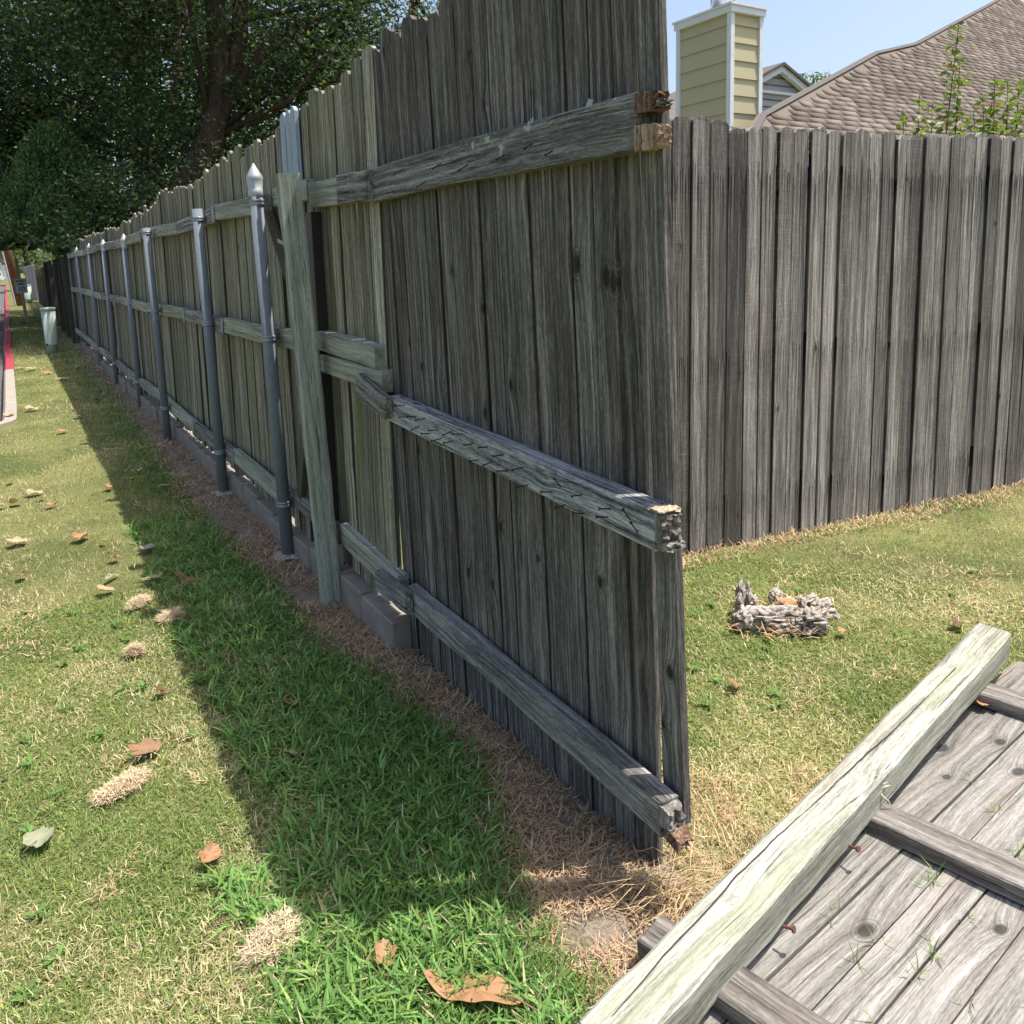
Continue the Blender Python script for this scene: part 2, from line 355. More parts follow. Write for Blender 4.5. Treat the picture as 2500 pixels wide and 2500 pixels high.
M_GROUND = ground_mat()

# ------------------------------------------------------------------ setting: ground, road, kerb
def poly_obj(name, polys, mat, kind='structure'):
    bm = bmesh.new()
    for p in polys: bm.faces.new([bm.verts.new(v) for v in p])
    me = bpy.data.meshes.new(name); bm.to_mesh(me); bm.free(); me.materials.append(mat)
    o = bpy.data.objects.new(name, me); C.objects.link(o); o['kind'] = kind
    return o
KX = -0.048   # kerb line: lawn to its right
arc = [(KX - .35 + .35*math.cos(a), 8.55 - .35*math.sin(a)) for a in np.linspace(0, PI/2, 7)]
gr = [[(-60,-20,0),(60,-20,0),(60,8.2,0),(-60,8.2,0)],
      [(a[0], a[1], 0) for a in arc][::-1] + [(KX,112,0),(60,112,0),(60,8.2,0)],
      [(-60,8.2,0),(-7,8.2,0),(-7,112,0),(-60,112,0)],
      [(-900,112,0),(60,112,0),(900,112,0),(900,1500,0),(-900,1500,0)],
      [(60,-20,0),(900,-20,0),(900,112,0),(60,112,0)]]
lawn = poly_obj('lawn_ground', gr, M_GROUND)
road = poly_obj('road', [[(-7,8.2,-.11),(KX+.0,8.2,-.11),(KX,112,-.11),(-7,112,-.11)]], M_ASPH)
def kerb_piece(name, path, mat, w=.125, z0=-.15, z1=.025):
    bm = bmesh.new(); prev = None
    for i, (x, y) in enumerate(path):
        a = Vector(path[max(i-1,0)]); b = Vector(path[min(i+1,len(path)-1)]); d = (b-a).normalized(); nrm = Vector((-d.y, d.x))
        q = [Vector((x,y)), Vector((x,y)) + nrm*w]
        cur = [bm.verts.new((q[0].x,q[0].y,z0)), bm.verts.new((q[0].x,q[0].y,z1)), bm.verts.new((q[0].x+(q[1].x-q[0].x)*.82,q[0].y+(q[1].y-q[0].y)*.82,z1)), bm.verts.new((q[1].x,q[1].y,z1-.03)), bm.verts.new((q[1].x,q[1].y,z0))]
        if prev:
            for k in range(4): bm.faces.new((prev[k],prev[k+1],cur[k+1],cur[k]))
        else: bm.faces.new(cur)
        prev = cur
    bm.faces.new(prev[::-1])
    me = bm_mesh(name, bm, mat); o = bpy.data.objects.new(name, me); C.objects.link(o); o['kind'] = 'structure'; return o
corner = [(-3.0, 8.2)] + [(a[0]+.0, a[1]) for a in arc][::-1]
kerb_piece('kerb', corner + [(KX+.01, y) for y in (9.5, 10.6, 11.8, 12.995)], M_KERB)
kerb_piece('red_kerb', [(KX+.01 + .012*math.sin(y), y) for y in [13, 14.5, 16, 17.5, 19, 21, 24, 28, 33, 40, 50, 65, 80, 95, 106]] + [(KX-.3,109.5),(KX-1.2,111.5),(-3,112),(-7,112)], M_RED)

# ------------------------------------------------------------------ left fence
FX = 1.122   # picket face line of the left fence
fence = empty('wooden_fence', (1.15, 9.5, 0), 'long mossy picket fence carried on galvanised steel posts, running away beside the lawn', 'fence')
def topz(y):
    for (a, za), (b, zb) in zip(TOPS, TOPS[1:]):
        if a <= y <= b: return za + (zb-za)*(y-a)/(b-a)
    return TOPS[-1][1]
TOPS = [(2.0,2.07),(3.25,2.05),(3.45,2.0),(4.6,1.98),(7.0,1.955),(8.2,1.90),(9.2,1.88),(12,1.90),(17.5,1.93)]
pm = [picket_mesh('picket', 1.0, .09, .017, None, i) for i in range(1)]
PK = {}
def get_picket(L, w, mat, seed, t=.016, ear=.018):
    key = (round(L*50), round(w*400), mat.name, seed % 5)
    if key not in PK: PK[key] = picket_mesh('picket', round(L*50)/50, round(w*400)/400, t, mat, seed*7+3, ear)
    return PK[key]
y = 2.46; i = 0
while y < 17.0:
    w = rnd.choice((.085, .09, .09, .095))
    lean_x = .0 if y < 3.4 else min(.015, (y-3.4)*.01)
    z0 = .12 + rnd.uniform(-.02, .03); z1 = topz(y) + rnd.gauss(0, .015) + .018*math.sin(y*3.1) + .01*math.sin(y*7.7)
    if 2.7 < y < 2.79: z1 -= .05
    if 3.05 < y < 3.2: z1 += .015
    ang = rnd.gauss(0, .004)
    me = get_picket(z1-z0, w, M_MOSSY, i)
    x = FX + rnd.gauss(0, .0025)
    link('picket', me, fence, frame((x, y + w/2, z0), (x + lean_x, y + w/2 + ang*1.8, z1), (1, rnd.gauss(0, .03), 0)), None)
    y += w + (rnd.uniform(.001, .004) if rnd.random() < .8 else rnd.uniform(.005, .010)); i += 1
# three pale blue-grey boards patched on near the post
PBLUE = wood_mat('bluegrey_painted_wood', (.19,.24,.30), (.34,.41,.48), (.48,.54,.60), var=.1, knot=.02, brownamt=.1, bump=.3)
for k, yy in enumerate((3.24, 3.31, 3.38)):
    me = get_picket(.44, .065, PBLUE, k)
    o = link('picket', me, fence, frame((FX-.024, yy, 1.60), (FX-.022, yy+.01, 2.05 - .012*k), (1, 0, 0)))
    o['label'] = 'pale blue-grey board'
# rails between the steel posts
POST = [(1.025,3.565,1.846,1),(1.016,4.832,1.735,0),(1.0,6.673,1.715,0),(1.042,8.463,1.744,1),(1.035,10.392,1.76,1),(1.05,12.414,1.78,1),(1.07,14.691,1.79,1),(1.07,16.9,1.75,0)]
LEANP = [(-.032,0),(-.02,0),(-.02,0),(-.01,0),(0,0),(0,0),(-.015,0),(0,0)]
def rail(parent, p0, p1, w, t, mat, seed, label=None, bow=0., end=.003, jit=.0008, name='rail'):
    L = (Vector(p1)-Vector(p0)).length
    me = lumber('rail', L, w, t, mat, seed, max(4, int(L*5)), .004, jit, bow, end)
    o = link(name, me, parent, frame(p0, p1, (-1, 0, 0)))
    if label: o['label'] = label
    return o
RX = 1.073
levels = [(1.675, 1.69), (1.055, 1.075), (.26, .28)]
ys = [3.62, 4.62, 5.75, 7.45, 9.3, 11.4, 13.5, 15.6, 17.0]
off = {0: [.0, .012, -.005, .01, -.012, .006, -.01, .0, 0], 1: [.0, -.01, .015, -.01, .008, -.01, .01, 0, 0], 2: [.0, .01, -.01, .012, -.01, .006, -.01, 0, 0]}
for li, (za, zb) in enumerate(levels):
    for k in range(len(ys)-1):
        y0, y1 = ys[k], ys[k+1]; dz = off[li][k]
        near = k == 0
        z_0 = za + dz; z_1 = za + off[li][k+1] + (0.0 if k % 2 else .012)
        rail(fence, (RX, y0+.004, z_0), (RX, y1-.004, z_1), .085, .04, M_TREAT if near else (M_RAIL if k in (1, 4) else M_TREAT), 100+li*10+k)
# tie plates where rails butt
def plate(parent, y, z, rot=0.):
    bm = bmesh.new(); box_bm(bm, -.03, .03, -.0015, .0015, -.045, .045)
    for dx in (-.018, .018):
        for dz in (-.03, 0, .03): box_bm(bm, dx-.004, dx+.004, -.004, -.0016, dz-.004, dz+.004)
    o = link('nail_plate', bm_mesh('nail_plate', bm, M_BAND), parent, Matrix.Translation((RX-.024, y, z)) @ Matrix.Rotation(rot, 4, 'X') @ Matrix.Rotation(-PI/2, 4, 'Z'))
for yy, zz, rr in ((4.62,1.69,0),(4.62,1.055,.35),(4.62,.27,.1),(5.75,1.06,.2),(5.75,.27,0),(7.45,1.67,.1)): plate(fence, yy, zz, rr)
# steel posts with bands, brackets and caps
for k, (px, py, h, cap) in enumerate(POST):
    px += .012
    lx, ly = LEANP[k]; hh = h - (.125 if cap else 0.)
    p0 = (px, py, -.05); p1 = (px + lx, py + ly, hh)
    Lp = (Vector(p1)-Vector(p0)).length; M = frame(p0, p1, (0, 1, 0))
    prof = [(.03, 0), (.03, Lp)] if cap else [(.03, 0), (.03, Lp), (.027, Lp), (.027, Lp-.05)]
    bm_post = lathe('steel_post', prof, M_STEEL, 20)
    po = link('steel_post', bm_post, fence, M)
    if cap: po['label'] = 'galvanised steel post with pointed cap'
    else: po['label'] = 'galvanised steel post without a cap'
    if cap:
        cm = lathe('post_cap', [(.0305,-.02),(.0335,-.015),(.0335,.012),(.0315,.014),(.036,.055),(.037,.062),(.033,.074),(.004,.125),(.0005,.128)], M_CAST, 20)
        link('post_cap', cm, po, M @ Matrix.Translation((0, 0, Lp)))
    for li, zc in enumerate((1.68, 1.06, .265)):
        zz = zc + (0.0 if li else (-.005)) + .05
        if k == 7: continue
        b = lathe('clamp_band', [(.0302,-.014),(.0335,-.013),(.0335,-.004),(.0325,-.003),(.0325,.003),(.0335,.004),(.0335,.013),(.0302,.014)], M_BAND, 20)
        B = M @ Matrix.Translation((0, 0, zz)); link('clamp_band', b, po, B)
        bb = bmesh.new(); box_bm(bb, .028, .062, -.046, -.041, -.022, .022); box_bm(bb, .02, .05, -.043, -.010, -.014, .014); box_bm(bb, .035, .047, -.05, -.046, -.006, .006)
        o = link('rail_bracket', bm_mesh('rail_bracket', bb, M_BAND), po, Matrix.Translation((px + lx*zz/h, py + .0, zz - .05)) @ Matrix.Rotation(PI/2, 4, 'Z'))
    if k in (0, 1, 5):
        fb = bmesh.new(); r = random.Random(k); n = 14; c = []
        for j in range(n): a = 2*PI*j/n; q = .075 + r.uniform(-.018, .02); c.append(fb.verts.new((q*math.cos(a), q*math.sin(a), r.uniform(.004, .012))))
        t = fb.verts.new((0, 0, .02))
        for j in range(n): fb.faces.new((c[j], c[(j+1)%n], t))
        link('concrete_footing', bm_mesh('concrete_footing', fb, M_FOOT), po, Matrix.Translation((px, py, 0)))
# short timbers, splice blocks, braces round the wooden post
rail(fence, (1.095, 2.46, 1.648), (1.095, 3.06, 1.665), .098, .04, M_TREAT, 301)
rail(fence, (1.095, 3.08, 1.692), (1.105, 3.585, 1.70), .085, .04, M_TREAT, 302)
rail(fence, (1.10, 2.475, 1.067), (1.10, 3.06, 1.083), .082, .058, M_TREAT, 303, 'upper of two doubled timber stubs')
rail(fence, (1.10, 2.44, .985), (1.10, 3.06, .990), .078, .05, M_TREAT, 304)
rail(fence, (1.10, 3.08, 1.045), (1.10, 3.60, 1.06), .085, .045, M_TREAT, 305)
rail(fence, (1.10, 2.40, .250), (1.10, 2.95, .285), .088, .045, M_TREAT, 306)
rail(fence, (1.10, 2.99, .27), (1.10, 3.60, .285), .085, .045, M_RAIL, 307)
rail(fence, (1.088, 3.66, 1.64), (1.088, 3.26, 1.12), .06, .03, M_FARF, 308, name='brace')
rail(fence, (1.088, 3.22, .98), (1.088, 3.46, .32), .06, .035, M_FARF, 309, name='brace')
# brown metal post sleeve behind
bm = bmesh.new(); box_bm(bm, -.032, .032, -.02, .02, .3, 1.6)
link('metal_post', bm_mesh('metal_post', bm, M_BROWNMETAL), fence, Matrix.Translation((1.092, 3.075, 0)) @ Matrix.Rotation(.0, 4, 'Z') @ Matrix.Rotation(PI/2, 4, 'Z'))
# leaning 4x4 wooden post
lp0 = Vector((1.035, 2.965, -.06)); lp1 = Vector((.975, 3.0, 1.74))
link('wooden_post', lumber('wooden_post', (lp1-lp0).length, .098, .092, M_POST, 55, 12, .010, .0022, 0, .006), fence, frame(lp0, lp1, (-1, .28, 0)))

# concrete edging blocks under the fence
edging = empty('block_edging', (1.13, 6, 0), 'row of grey concrete edging blocks under the mossy picket fence', 'block edging')
y = 2.415; i = 0
while y < 15.5:
    L = .295 + rnd.uniform(-.01, .01); h = .118 + rnd.uniform(-.014, .012) if y < 3.3 or rnd.random() < .7 else .10; dx = rnd.uniform(-.012, .012)
    bm = bmesh.new(); vs = box_bm(bm, 0, .095, 0, L, -.06, h)
    bmesh.ops.bevel(bm, geom=bm.edges[:], offset=.006, segments=1, affect='EDGES')
    for v in bm.verts: v.co += Vector((rnd.gauss(0,.0012), rnd.gauss(0,.0012), rnd.gauss(0,.0012)))
    link('block', bm_mesh('block', bm, M_CONC), edging, Matrix.Translation((1.062 + dx, y, 0)) @ Matrix.Rotation(rnd.gauss(0, .012), 4, 'Z'))
    y += L + .006; i += 1

# ------------------------------------------------------------------ broken end panel
panel = empty('fence_panel', (1.14, 1.8, 0), 'dark weathered fence panel with broken rail ends and rusty nails, ending nearest the camera', 'fence panel')
pe = [2.44,2.36,2.275,2.195,2.115,2.035,1.955,1.878,1.797,1.717,1.643,1.565,1.487,1.409,1.33,1.257,1.186]
def face_x(y): return 1.132 + (2.42-y)*.012
for k in range(len(pe)-1):
    ya, yb = pe[k], pe[k+1]; w = ya - yb - rnd.choice((.0015, .002, .003, .0045)); yc = (ya+yb)/2
    zt = 2.10 + rnd.gauss(0, .012) - (0.03 if k == 0 else 0); zb = -.035 if yc < 1.9 else -.02
    me = picket_mesh('picket', zt-zb, w, .017, M_PANEL, 700+k, .018)
    lean = -.020 - .030*(2.42-yc)/1.25; sy = .052 - .036*(2.42-yc)/1.25
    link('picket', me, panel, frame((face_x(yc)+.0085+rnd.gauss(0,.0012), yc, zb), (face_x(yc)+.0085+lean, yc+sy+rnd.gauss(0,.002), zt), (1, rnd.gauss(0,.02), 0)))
# last two boards, one shifted and one hanging free
me = picket_mesh('picket', 1.90, .066, .018, M_PANEL, 734, .018)
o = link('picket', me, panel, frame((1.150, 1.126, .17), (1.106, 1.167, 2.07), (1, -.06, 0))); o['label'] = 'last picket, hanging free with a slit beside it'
# rails
def prail(p0, p1, w, t, mat, seed, label, bow=0., jit=.0014): return rail(panel, p0, p1, w, t, mat, seed, label, bow, .004, jit)
r_top = prail((1.096, 2.44, 1.648), (1.086, 1.158, 1.645), .108, .042, M_RAIL, 401, 'lichen-spotted top rail with a split end', .006)
r_mid = prail((1.098, 2.39, .900), (1.095, 1.108, .842), .086, .058, M_RAILPALE, 402, 'pale split middle rail studded with bent nails')
r_bot = prail((1.105, 2.34, .238), (1.098, 1.105, .203), .084, .050, M_RAIL, 403, 'dark bottom rail with a split end')
prail((1.068, 2.70, 1.655), (1.068, 2.43, 1.646), .100, .03, M_RAIL, 404, 'short splice block over the top rail')
prail((1.058, 2.60, .958), (1.052, 2.345, .908), .082, .03, M_RAIL, 405, 'short splice block over the middle rail')
prail((1.066, 2.53, .240), (1.062, 2.275, .248), .082, .028, M_RAIL, 406, 'short splice block over the bottom rail')
M_ROTW = wood_mat('rotten_wood', (.035,.02,.014), (.14,.08,.05), (.32,.23,.16), var=.1, knot=.01, brownamt=.3, bump=1., gscale=.45, contrast=1.4)
M_FRESHW = wood_mat('fresh_split_wood', (.12,.07,.045), (.36,.265,.18), (.54,.44,.33), var=.1, knot=.01, brown=(.2,.11,.07), brownamt=.5, bump=1., gscale=.45, contrast=1.4)
def chunk(name, parent, p, dims, mat, seed, rot=(0,0,0)):
    r = random.Random(seed); bm = bmesh.new(); bmesh.ops.create_cube(bm, size=1.0); bmesh.ops.subdivide_edges(bm, edges=bm.edges[:], cuts=5, use_grid_fill=True)
    for v in bm.verts:
        f = 1 - .16*max(0, -v.co.y*2)*abs(v.co.z*2); e_ = -v.co.y > .45
        v.co = Vector((v.co.x*dims[0]*f, v.co.y*dims[1], v.co.z*dims[2]*f)) + Vector((r.gauss(0,.0009), r.gauss(0,.0045) if e_ else r.gauss(0,.0006), r.gauss(0,.0009)))
    me = bm_mesh(name, bm, mat)
    from mathutils import Euler
    return link(name, me, parent, Matrix.Translation(p) @ Euler(rot).to_matrix().to_4x4())
chunk('broken_end', r_top, (1.086, 1.135, 1.678), (.042, .052, .038), M_ROTW, 1)
chunk('broken_end', r_top, (1.088, 1.127, 1.672), (.034, .050, .014), M_BROWNR, 11)
chunk('broken_end', r_top, (1.085, 1.132, 1.614), (.043, .056, .046), M_FRESHW, 2)
chunk('broken_end', r_mid, (1.095, 1.101, .850), (.057, .018, .060), M_BROWNR, 3); chunk('broken_end', r_mid, (1.095, 1.110, .884), (.056, .03, .006), M_FRESHW, 33)
chunk('broken_end', r_mid, (1.098, 1.100, .812), (.054, .030, .018), M_BROWNR, 4)
chunk('broken_end', r_bot, (1.098, 1.095, .214), (.050, .030, .045), M_BROWNR, 5)
chunk('broken_end', r_bot, (1.100, 1.078, .176), (.044, .040, .028), M_ROTW, 6, (.5,0,0))
# end grain rings of the middle rail
nails = [(2.256,.94),(2.232,.905),(2.173,.915),(2.112,.92),(2.15,.889),(2.027,.898),(2.077,.878),(1.941,.909),(1.881,.911),(2.011,.875),(1.934,.882),(1.816,.897),(1.739,.903),(1.663,.896),(1.791,.856),(1.719,.866),(1.577,.881),(1.645,.857),(1.559,.839),(1.454,.848),(1.419,.867),(1.337,.871),(1.4,.831),(1.33,.827),(1.24,.863),(1.25,.842),(1.184,.856),(1.16,.834)]
nbm = bmesh.new(); tube_bm(nbm, [(0,0,-.01),(0,0,.025),(.0005,0,.027),(.001,0,.027),(0.001,0,.029)], [.0016,.0016,.0016,.0040,.0040], 6); NM = bm_mesh('nail', nbm, M_NAIL)
for k, (yy, zz) in enumerate(nails):
    r = random.Random(k); d = Vector((-1, r.uniform(.25, .9), r.uniform(-.55, .15))).normalized()
    if k in (20, 26, 27): d = Vector((-.6, .2, .9 if k == 20 else .9)).normalized()
    link('nail', NM, r_mid, frame((1.0675, yy, zz - .009), Vector((1.0675, yy, zz-.009)) + d, (0, .2, 1)))
for k, (yy, zz) in enumerate([(1.95,1.66),(1.80,1.64),(1.62,1.645),(1.5,1.655),(1.42,1.63),(2.2,1.67),(2.05,1.62)]):
    link('nail', NM, r_top, frame((1.072, yy, zz), (1.066, yy+.004, zz-.004), (0, .2, 1)))
def flake(parent, p, rx, rz, mat, seed, name, n=11, rag=.35, th=.0015, nx=-1):
    r = random.Random(seed); bm = bmesh.new(); a = []; b = []
    for j in range(n):
        t = 2*PI*j/n; q = 1 + r.uniform(-rag, rag)
        a.append(bm.verts.new((0, rx*q*math.cos(t), rz*q*math.sin(t)))); b.append(bm.verts.new((nx*th, rx*q*.9*math.cos(t), rz*q*.9*math.sin(t))))
    bm.faces.new(b)
    for j in range(n): bm.faces.new((a[j], a[(j+1)%n], b[(j+1)%n], b[j]))
    return link(name, bm_mesh(name, bm, mat), parent, Matrix.Translation(p))
for k, (yy, zz) in enumerate([(1.77,1.685),(1.637,1.656),(1.521,1.69),(1.436,1.68),(1.468,1.66),(1.296,1.69),(1.368,1.683),(1.503,1.696),(1.70,1.69)]):
    flake(r_top, (1.0650+.008*(yy-1.16)/1.28+.0015, yy, zz), .006+.003*(k%3), .011+.005*(k%2), M_LICHEN, k, 'lichen', 14, .6)

# ------------------------------------------------------------------ right fence
rf = empty('picket_fence', (3.7, 2.3, 0), 'sunlit grey picket fence with nail-rust streaks, closing the yard on the right', 'fence')
u = Vector((.98974, -.14289, 0)); nrm = Vector((-.14289, -.98974, 0)); o0 = Vector((2.553, 2.47, 0))
data = [(-.111,.046,1.956),(-.066,.097,1.961),(.031,.096,1.958),(.127,.108,1.951),(.238,.088,1.919),(.325,.094,1.921),(.418,.094,1.938),(.513,.092,1.93),(.605,.091,1.933),(.696,.097,1.932),(.793,.109,1.918),(.902,.079,1.926),(.981,.092,1.929),(1.074,.088,1.925),(1.162,.096,1.925),(1.258,.091,1.918),(1.35,.1,1.916),(1.449,.101,1.923),(1.55,.09,1.931),(1.64,.098,1.928),(1.738,.093,1.936),(1.83,.087,1.938),(1.918,.089,1.932),(2.008,.105,1.921),(2.113,.095,1.921)]
s_ = -.111
while s_ > -1.25: s_ -= .094; data.insert(0, (s_, .094, 1.95 + rnd.uniform(-.01,.01)))
s_ = 2.21
while s_ < 3.6: data.append((s_, .094, 1.925 + rnd.uniform(-.01,.01))); s_ += .096
for k, (a, w, zt) in enumerate(data):
    c = o0 + u*(a + w/2) - nrm*(.009 + rnd.uniform(-.007, .007))
    zt += rnd.uniform(-.006, .006)
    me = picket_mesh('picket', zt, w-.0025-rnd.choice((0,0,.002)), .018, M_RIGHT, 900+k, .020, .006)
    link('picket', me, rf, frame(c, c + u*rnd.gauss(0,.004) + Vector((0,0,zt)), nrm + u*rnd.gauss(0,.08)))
for zz in (1.72, .88, .2):
    p = o0 - nrm*.045; rl = lumber('rail', 4.6, .088, .038, M_RAIL, int(zz*100), 12)
    link('rail', rl, rf, frame(p - u*1.1 + Vector((0,0,zz)), p + u*3.5 + Vector((0,0,zz)), nrm))
for a in (-.9, 1.4, 3.4):
    p = o0 - nrm*.11 + u*a; link('post', lumber('post', 1.85, .09, .09, M_POST, int(a*10)+50, 5), rf, frame(p, p+Vector((0,0,1.85)), nrm))

# ------------------------------------------------------------------ fallen panel and fallen post
fp = empty('fallen_fence_panel', (1.7, .7, 0), 'fallen grey fence panel lying rails-up on the grass in the foreground', 'fence panel')
A5 = math.radians(5.5); uf = Vector((math.cos(A5), math.sin(A5), 0)); wf = Vector((math.sin(A5), -math.cos(A5), 0)); O = Vector((1.61, .962, 0))
fknots = {2: [(1.352,.812,1.6)], 4: [(1.575,.67,1.25)], 0: [(2.06,1.045,1.5)], 1: [(2.205,.97,1.2),(1.942,.971,.8)], 3: []}
for k in range(-1, 15):
    a = -.012 + .0815*k; w = .078
    st = -.92 + rnd.uniform(-.012, .012); L = 2.03 + rnd.uniform(-.02, .02)
    ctr = O + wf*(a + .0405); p0 = ctr + uf*st + Vector((0,0,.026)); p1 = p0 + uf*L + Vector((0,0, rnd.uniform(-.002,.004)))
    me = picket_mesh('picket', L, w, .017, M_FALLEN, 1200+k, .018)
    pk = link('picket', me, fp, frame(p0, p1, (rnd.gauss(0,.02), rnd.gauss(0,.02), 1)))
RA = math.radians(14); rdir = Vector((math.sin(RA), -math.cos(RA), 0))
for k, (x, y, L) in enumerate(((.968,1.022,1.4),(1.612,1.085,1.4),(2.355,1.20,1.4))):
    p0 = Vector((x, y, .056)); 
    me = lumber('rail', L, .087, .040, M_BROWNR, 500+k, 9, .004, .0018, 0, .004)
    link('rail', me, fp, frame(p0, p0 + rdir*L, (0,0,1)))
rn = bmesh.new(); tube_bm(rn, [(0,0,0),(0,0,.02)], [.003,.003], 6); tube_bm(rn, [(0,0,.02),(0,0,.024)], [.007,.007], 8)
RN = bm_mesh('nail', rn, plain('brown_rust', (.14,.055,.04), .8))
for p, d in (((1.0,.885,.075),(-.3,.4,1)),((1.175,.873,.085),(.3,-1,.3)),((1.47,.93,.085),(.1,-1,.3))): link('nail', RN, fp, frame(p, Vector(p)+Vector(d), (0,1,.1)))

post = empty('fallen_post', (1.65, 1.02, .08), 'pale green-grey square timber post lying across the fallen fence panel', 'post')
q0 = Vector((.700, .850, .100)); q1 = Vector((2.60, 1.183, .124))
pm_ = lumber('post', (q1-q0).length, .098, .094, M_LYING, 77, 22, .010, .0008, .0, .008)
link('timber', pm_, post, frame(q0, q1, (0, 0, 1)))
# splinter and long drying crack
sb = bmesh.new(); 
for pts in (((0,0,0),(.05,-.02,.012),(.055,-.005,.0)),((.01,-.004,.0),(.045,-.03,-.03),(.06,-.012,.004)),((.02,-.01,.0),(.052,-.034,-.045),(.06,-.02,.0))):
    tube_bm(sb, [pts[0], pts[1]], [.004,.0006], 4); tube_bm(sb, [pts[0], pts[2]], [.005,.001], 4)
link('splinter', bm_mesh('splinter', sb, plain('pale_splinter', (.5,.46,.34), .9)), post, Matrix.Translation((1.62, .985, .125)))
cb = bmesh.new(); N_ = 60; pr = None; rr = random.Random(4)
off_ = 0.
for j in range(N_+1):
    f = j/N_; off_ += rr.gauss(0, .0012); off_ *= .93
    p = q0.lerp(q1, .02 + .80*f) + Vector((-.17,.985,0)).normalized()*(.010 + off_ + .012*math.sin(f*5)); wd = .0011*(.4 + abs(math.sin(f*7.1)))
    nn = Vector((-.17,.985,0)).normalized()
    cur = [cb.verts.new(p + nn*wd + Vector((0,0,.0505))), cb.verts.new(p - nn*wd + Vector((0,0,.0505)))]
    if pr: cb.faces.new((pr[0], pr[1], cur[1], cur[0]))
    pr = cur
link('drying_crack', bm_mesh('drying_crack', cb, M_KNOT), post, Matrix.Identity(4))

# ------------------------------------------------------------------ value noise for plant colour
def vnoise(x, y, sc, seed):
    r = np.random.default_rng(seed); G = r.random((256, 256)); X = x/sc + 1000.37; Y = y/sc + 1000.71
    xi = np.floor(X).astype(int); yi = np.floor(Y).astype(int); fx = X - xi; fy = Y - yi
    fx = fx*fx*(3-2*fx); fy = fy*fy*(3-2*fy)
    g = lambda a, b: G[a % 256, b % 256]
    return (g(xi,yi)*(1-fx) + g(xi+1,yi)*fx)*(1-fy) + (g(xi,yi+1)*(1-fx) + g(xi+1,yi+1)*fx)*fy

def blades(name, X, Y, Z, L, Wd, az, tilt, bend, col, mat, three=True):
    """curved blades: tilt = lean from vertical at base (rad), bend = extra lean at tip"""
    n = len(X); dx = np.cos(az); dy = np.sin(az); px, py = -dy, dx
    def at(f, t): return np.stack([X + dx*L*f*np.sin(t), Y + dy*L*f*np.sin(t), Z + L*f*np.cos(t)], 1)
    B = np.stack([X, Y, Z], 1); W3 = np.stack([px, py, np.zeros(n)], 1)*Wd[:, None]/2
    tip = at(1., tilt + bend)
    if three:
        mid = at(.5, tilt + bend*.35)
        V = np.stack([B - W3*.7, B + W3*.7, mid - W3, mid + W3, tip], 1).reshape(-1, 3); k = 5
        b = (np.arange(n)*5)[:, None, None]; F = (b + np.array([[0,1,3],[0,3,2],[2,3,4]])[None]).reshape(-1, 3)
    else:
        V = np.stack([B - W3, B + W3, tip], 1).reshape(-1, 3); k = 3
        F = (np.arange(n)*3)[:, None] + np.array([[0,1,2]])
    cc = np.repeat(col, k, 0)
    return np_mesh(name, V, F, mat, cc)

PAL = {'green': (.145,.225,.055), 'lime': (.28,.36,.10), 'olive': (.26,.29,.10), 'straw': (.58,.52,.31), 'tan': (.48,.37,.21), 'lush': (.125,.235,.062)}
def lawn_colour(x, y, straw, lush, r):
    n = len(x); u1 = r.random(n); u2 = r.random(n)
    c = np.zeros((n, 3)); P = {k: np.array(v) for k, v in PAL.items()}
    base = np.where(u2[:, None] < .5, P['green'], np.where(u2[:, None] < .8, P['lime'], P['olive']))
    base = base*(1-lush[:, None]) + lush[:, None]*(np.where(u2[:, None] < .7, P['lush'], P['green']))
    dry = np.where(r.random(n)[:, None] < .75, P['straw'], P['tan'])
    c = np.where((u1 < straw)[:, None], dry, base)
    return c*r.uniform(.72, 1.28, (n, 1))

def thatch_left(y):     # left border of the dead strip beside the fence
    return np.interp(y, [1.0,1.18,1.29,1.5,1.73,1.97,2.34,2.59,3.3,4.8,8.9,14,20], [.80,.785,.81,.90,.985,.95,.93,.84,.85,.80,.93,.98,1.02])
def sample(x0, x1, y0, y1, dens0, dref, seed, maxd=60, p=2.0):
    r = np.random.default_rng(seed); out = []
    y = y0
    while y < y1:
        st = max(.25, (y)*.12); yb = min(y1, y+st)
        xs = np.arange(x0, x1, .5)
        for xa in xs:
            xb = min(x1, xa+.5); d = max(.8, math.hypot((xa+xb)/2, (y+yb)/2))
            n = int(dens0/(1+(d/dref)**p)*(xb-xa)*(yb-y)) + (r.random() < .5)
            out.append(np.stack([r.uniform(xa, xb, n), r.uniform(y, yb, n)], 1))
        y = yb
    return np.concatenate(out)
def fallen_mask(P):
    q = P - np.array([O.x, O.y]); s1 = q @ np.array(uf[:2]); s2 = q @ np.array(wf[:2])
    inside = (s1 > -.93) & (s1 < 1.12) & (s2 > -.09) & (s2 < 1.22)
    ax = np.array([(q1-q0).x, (q1-q0).y]); Lx = np.linalg.norm(ax); ax /= Lx; pp = P - np.array([q0.x, q0.y]); t = pp@ax; dd = np.abs(pp[:,0]*ax[1]-pp[:,1]*ax[0])
    return inside | ((t > 0) & (t < Lx) & (dd < .045))

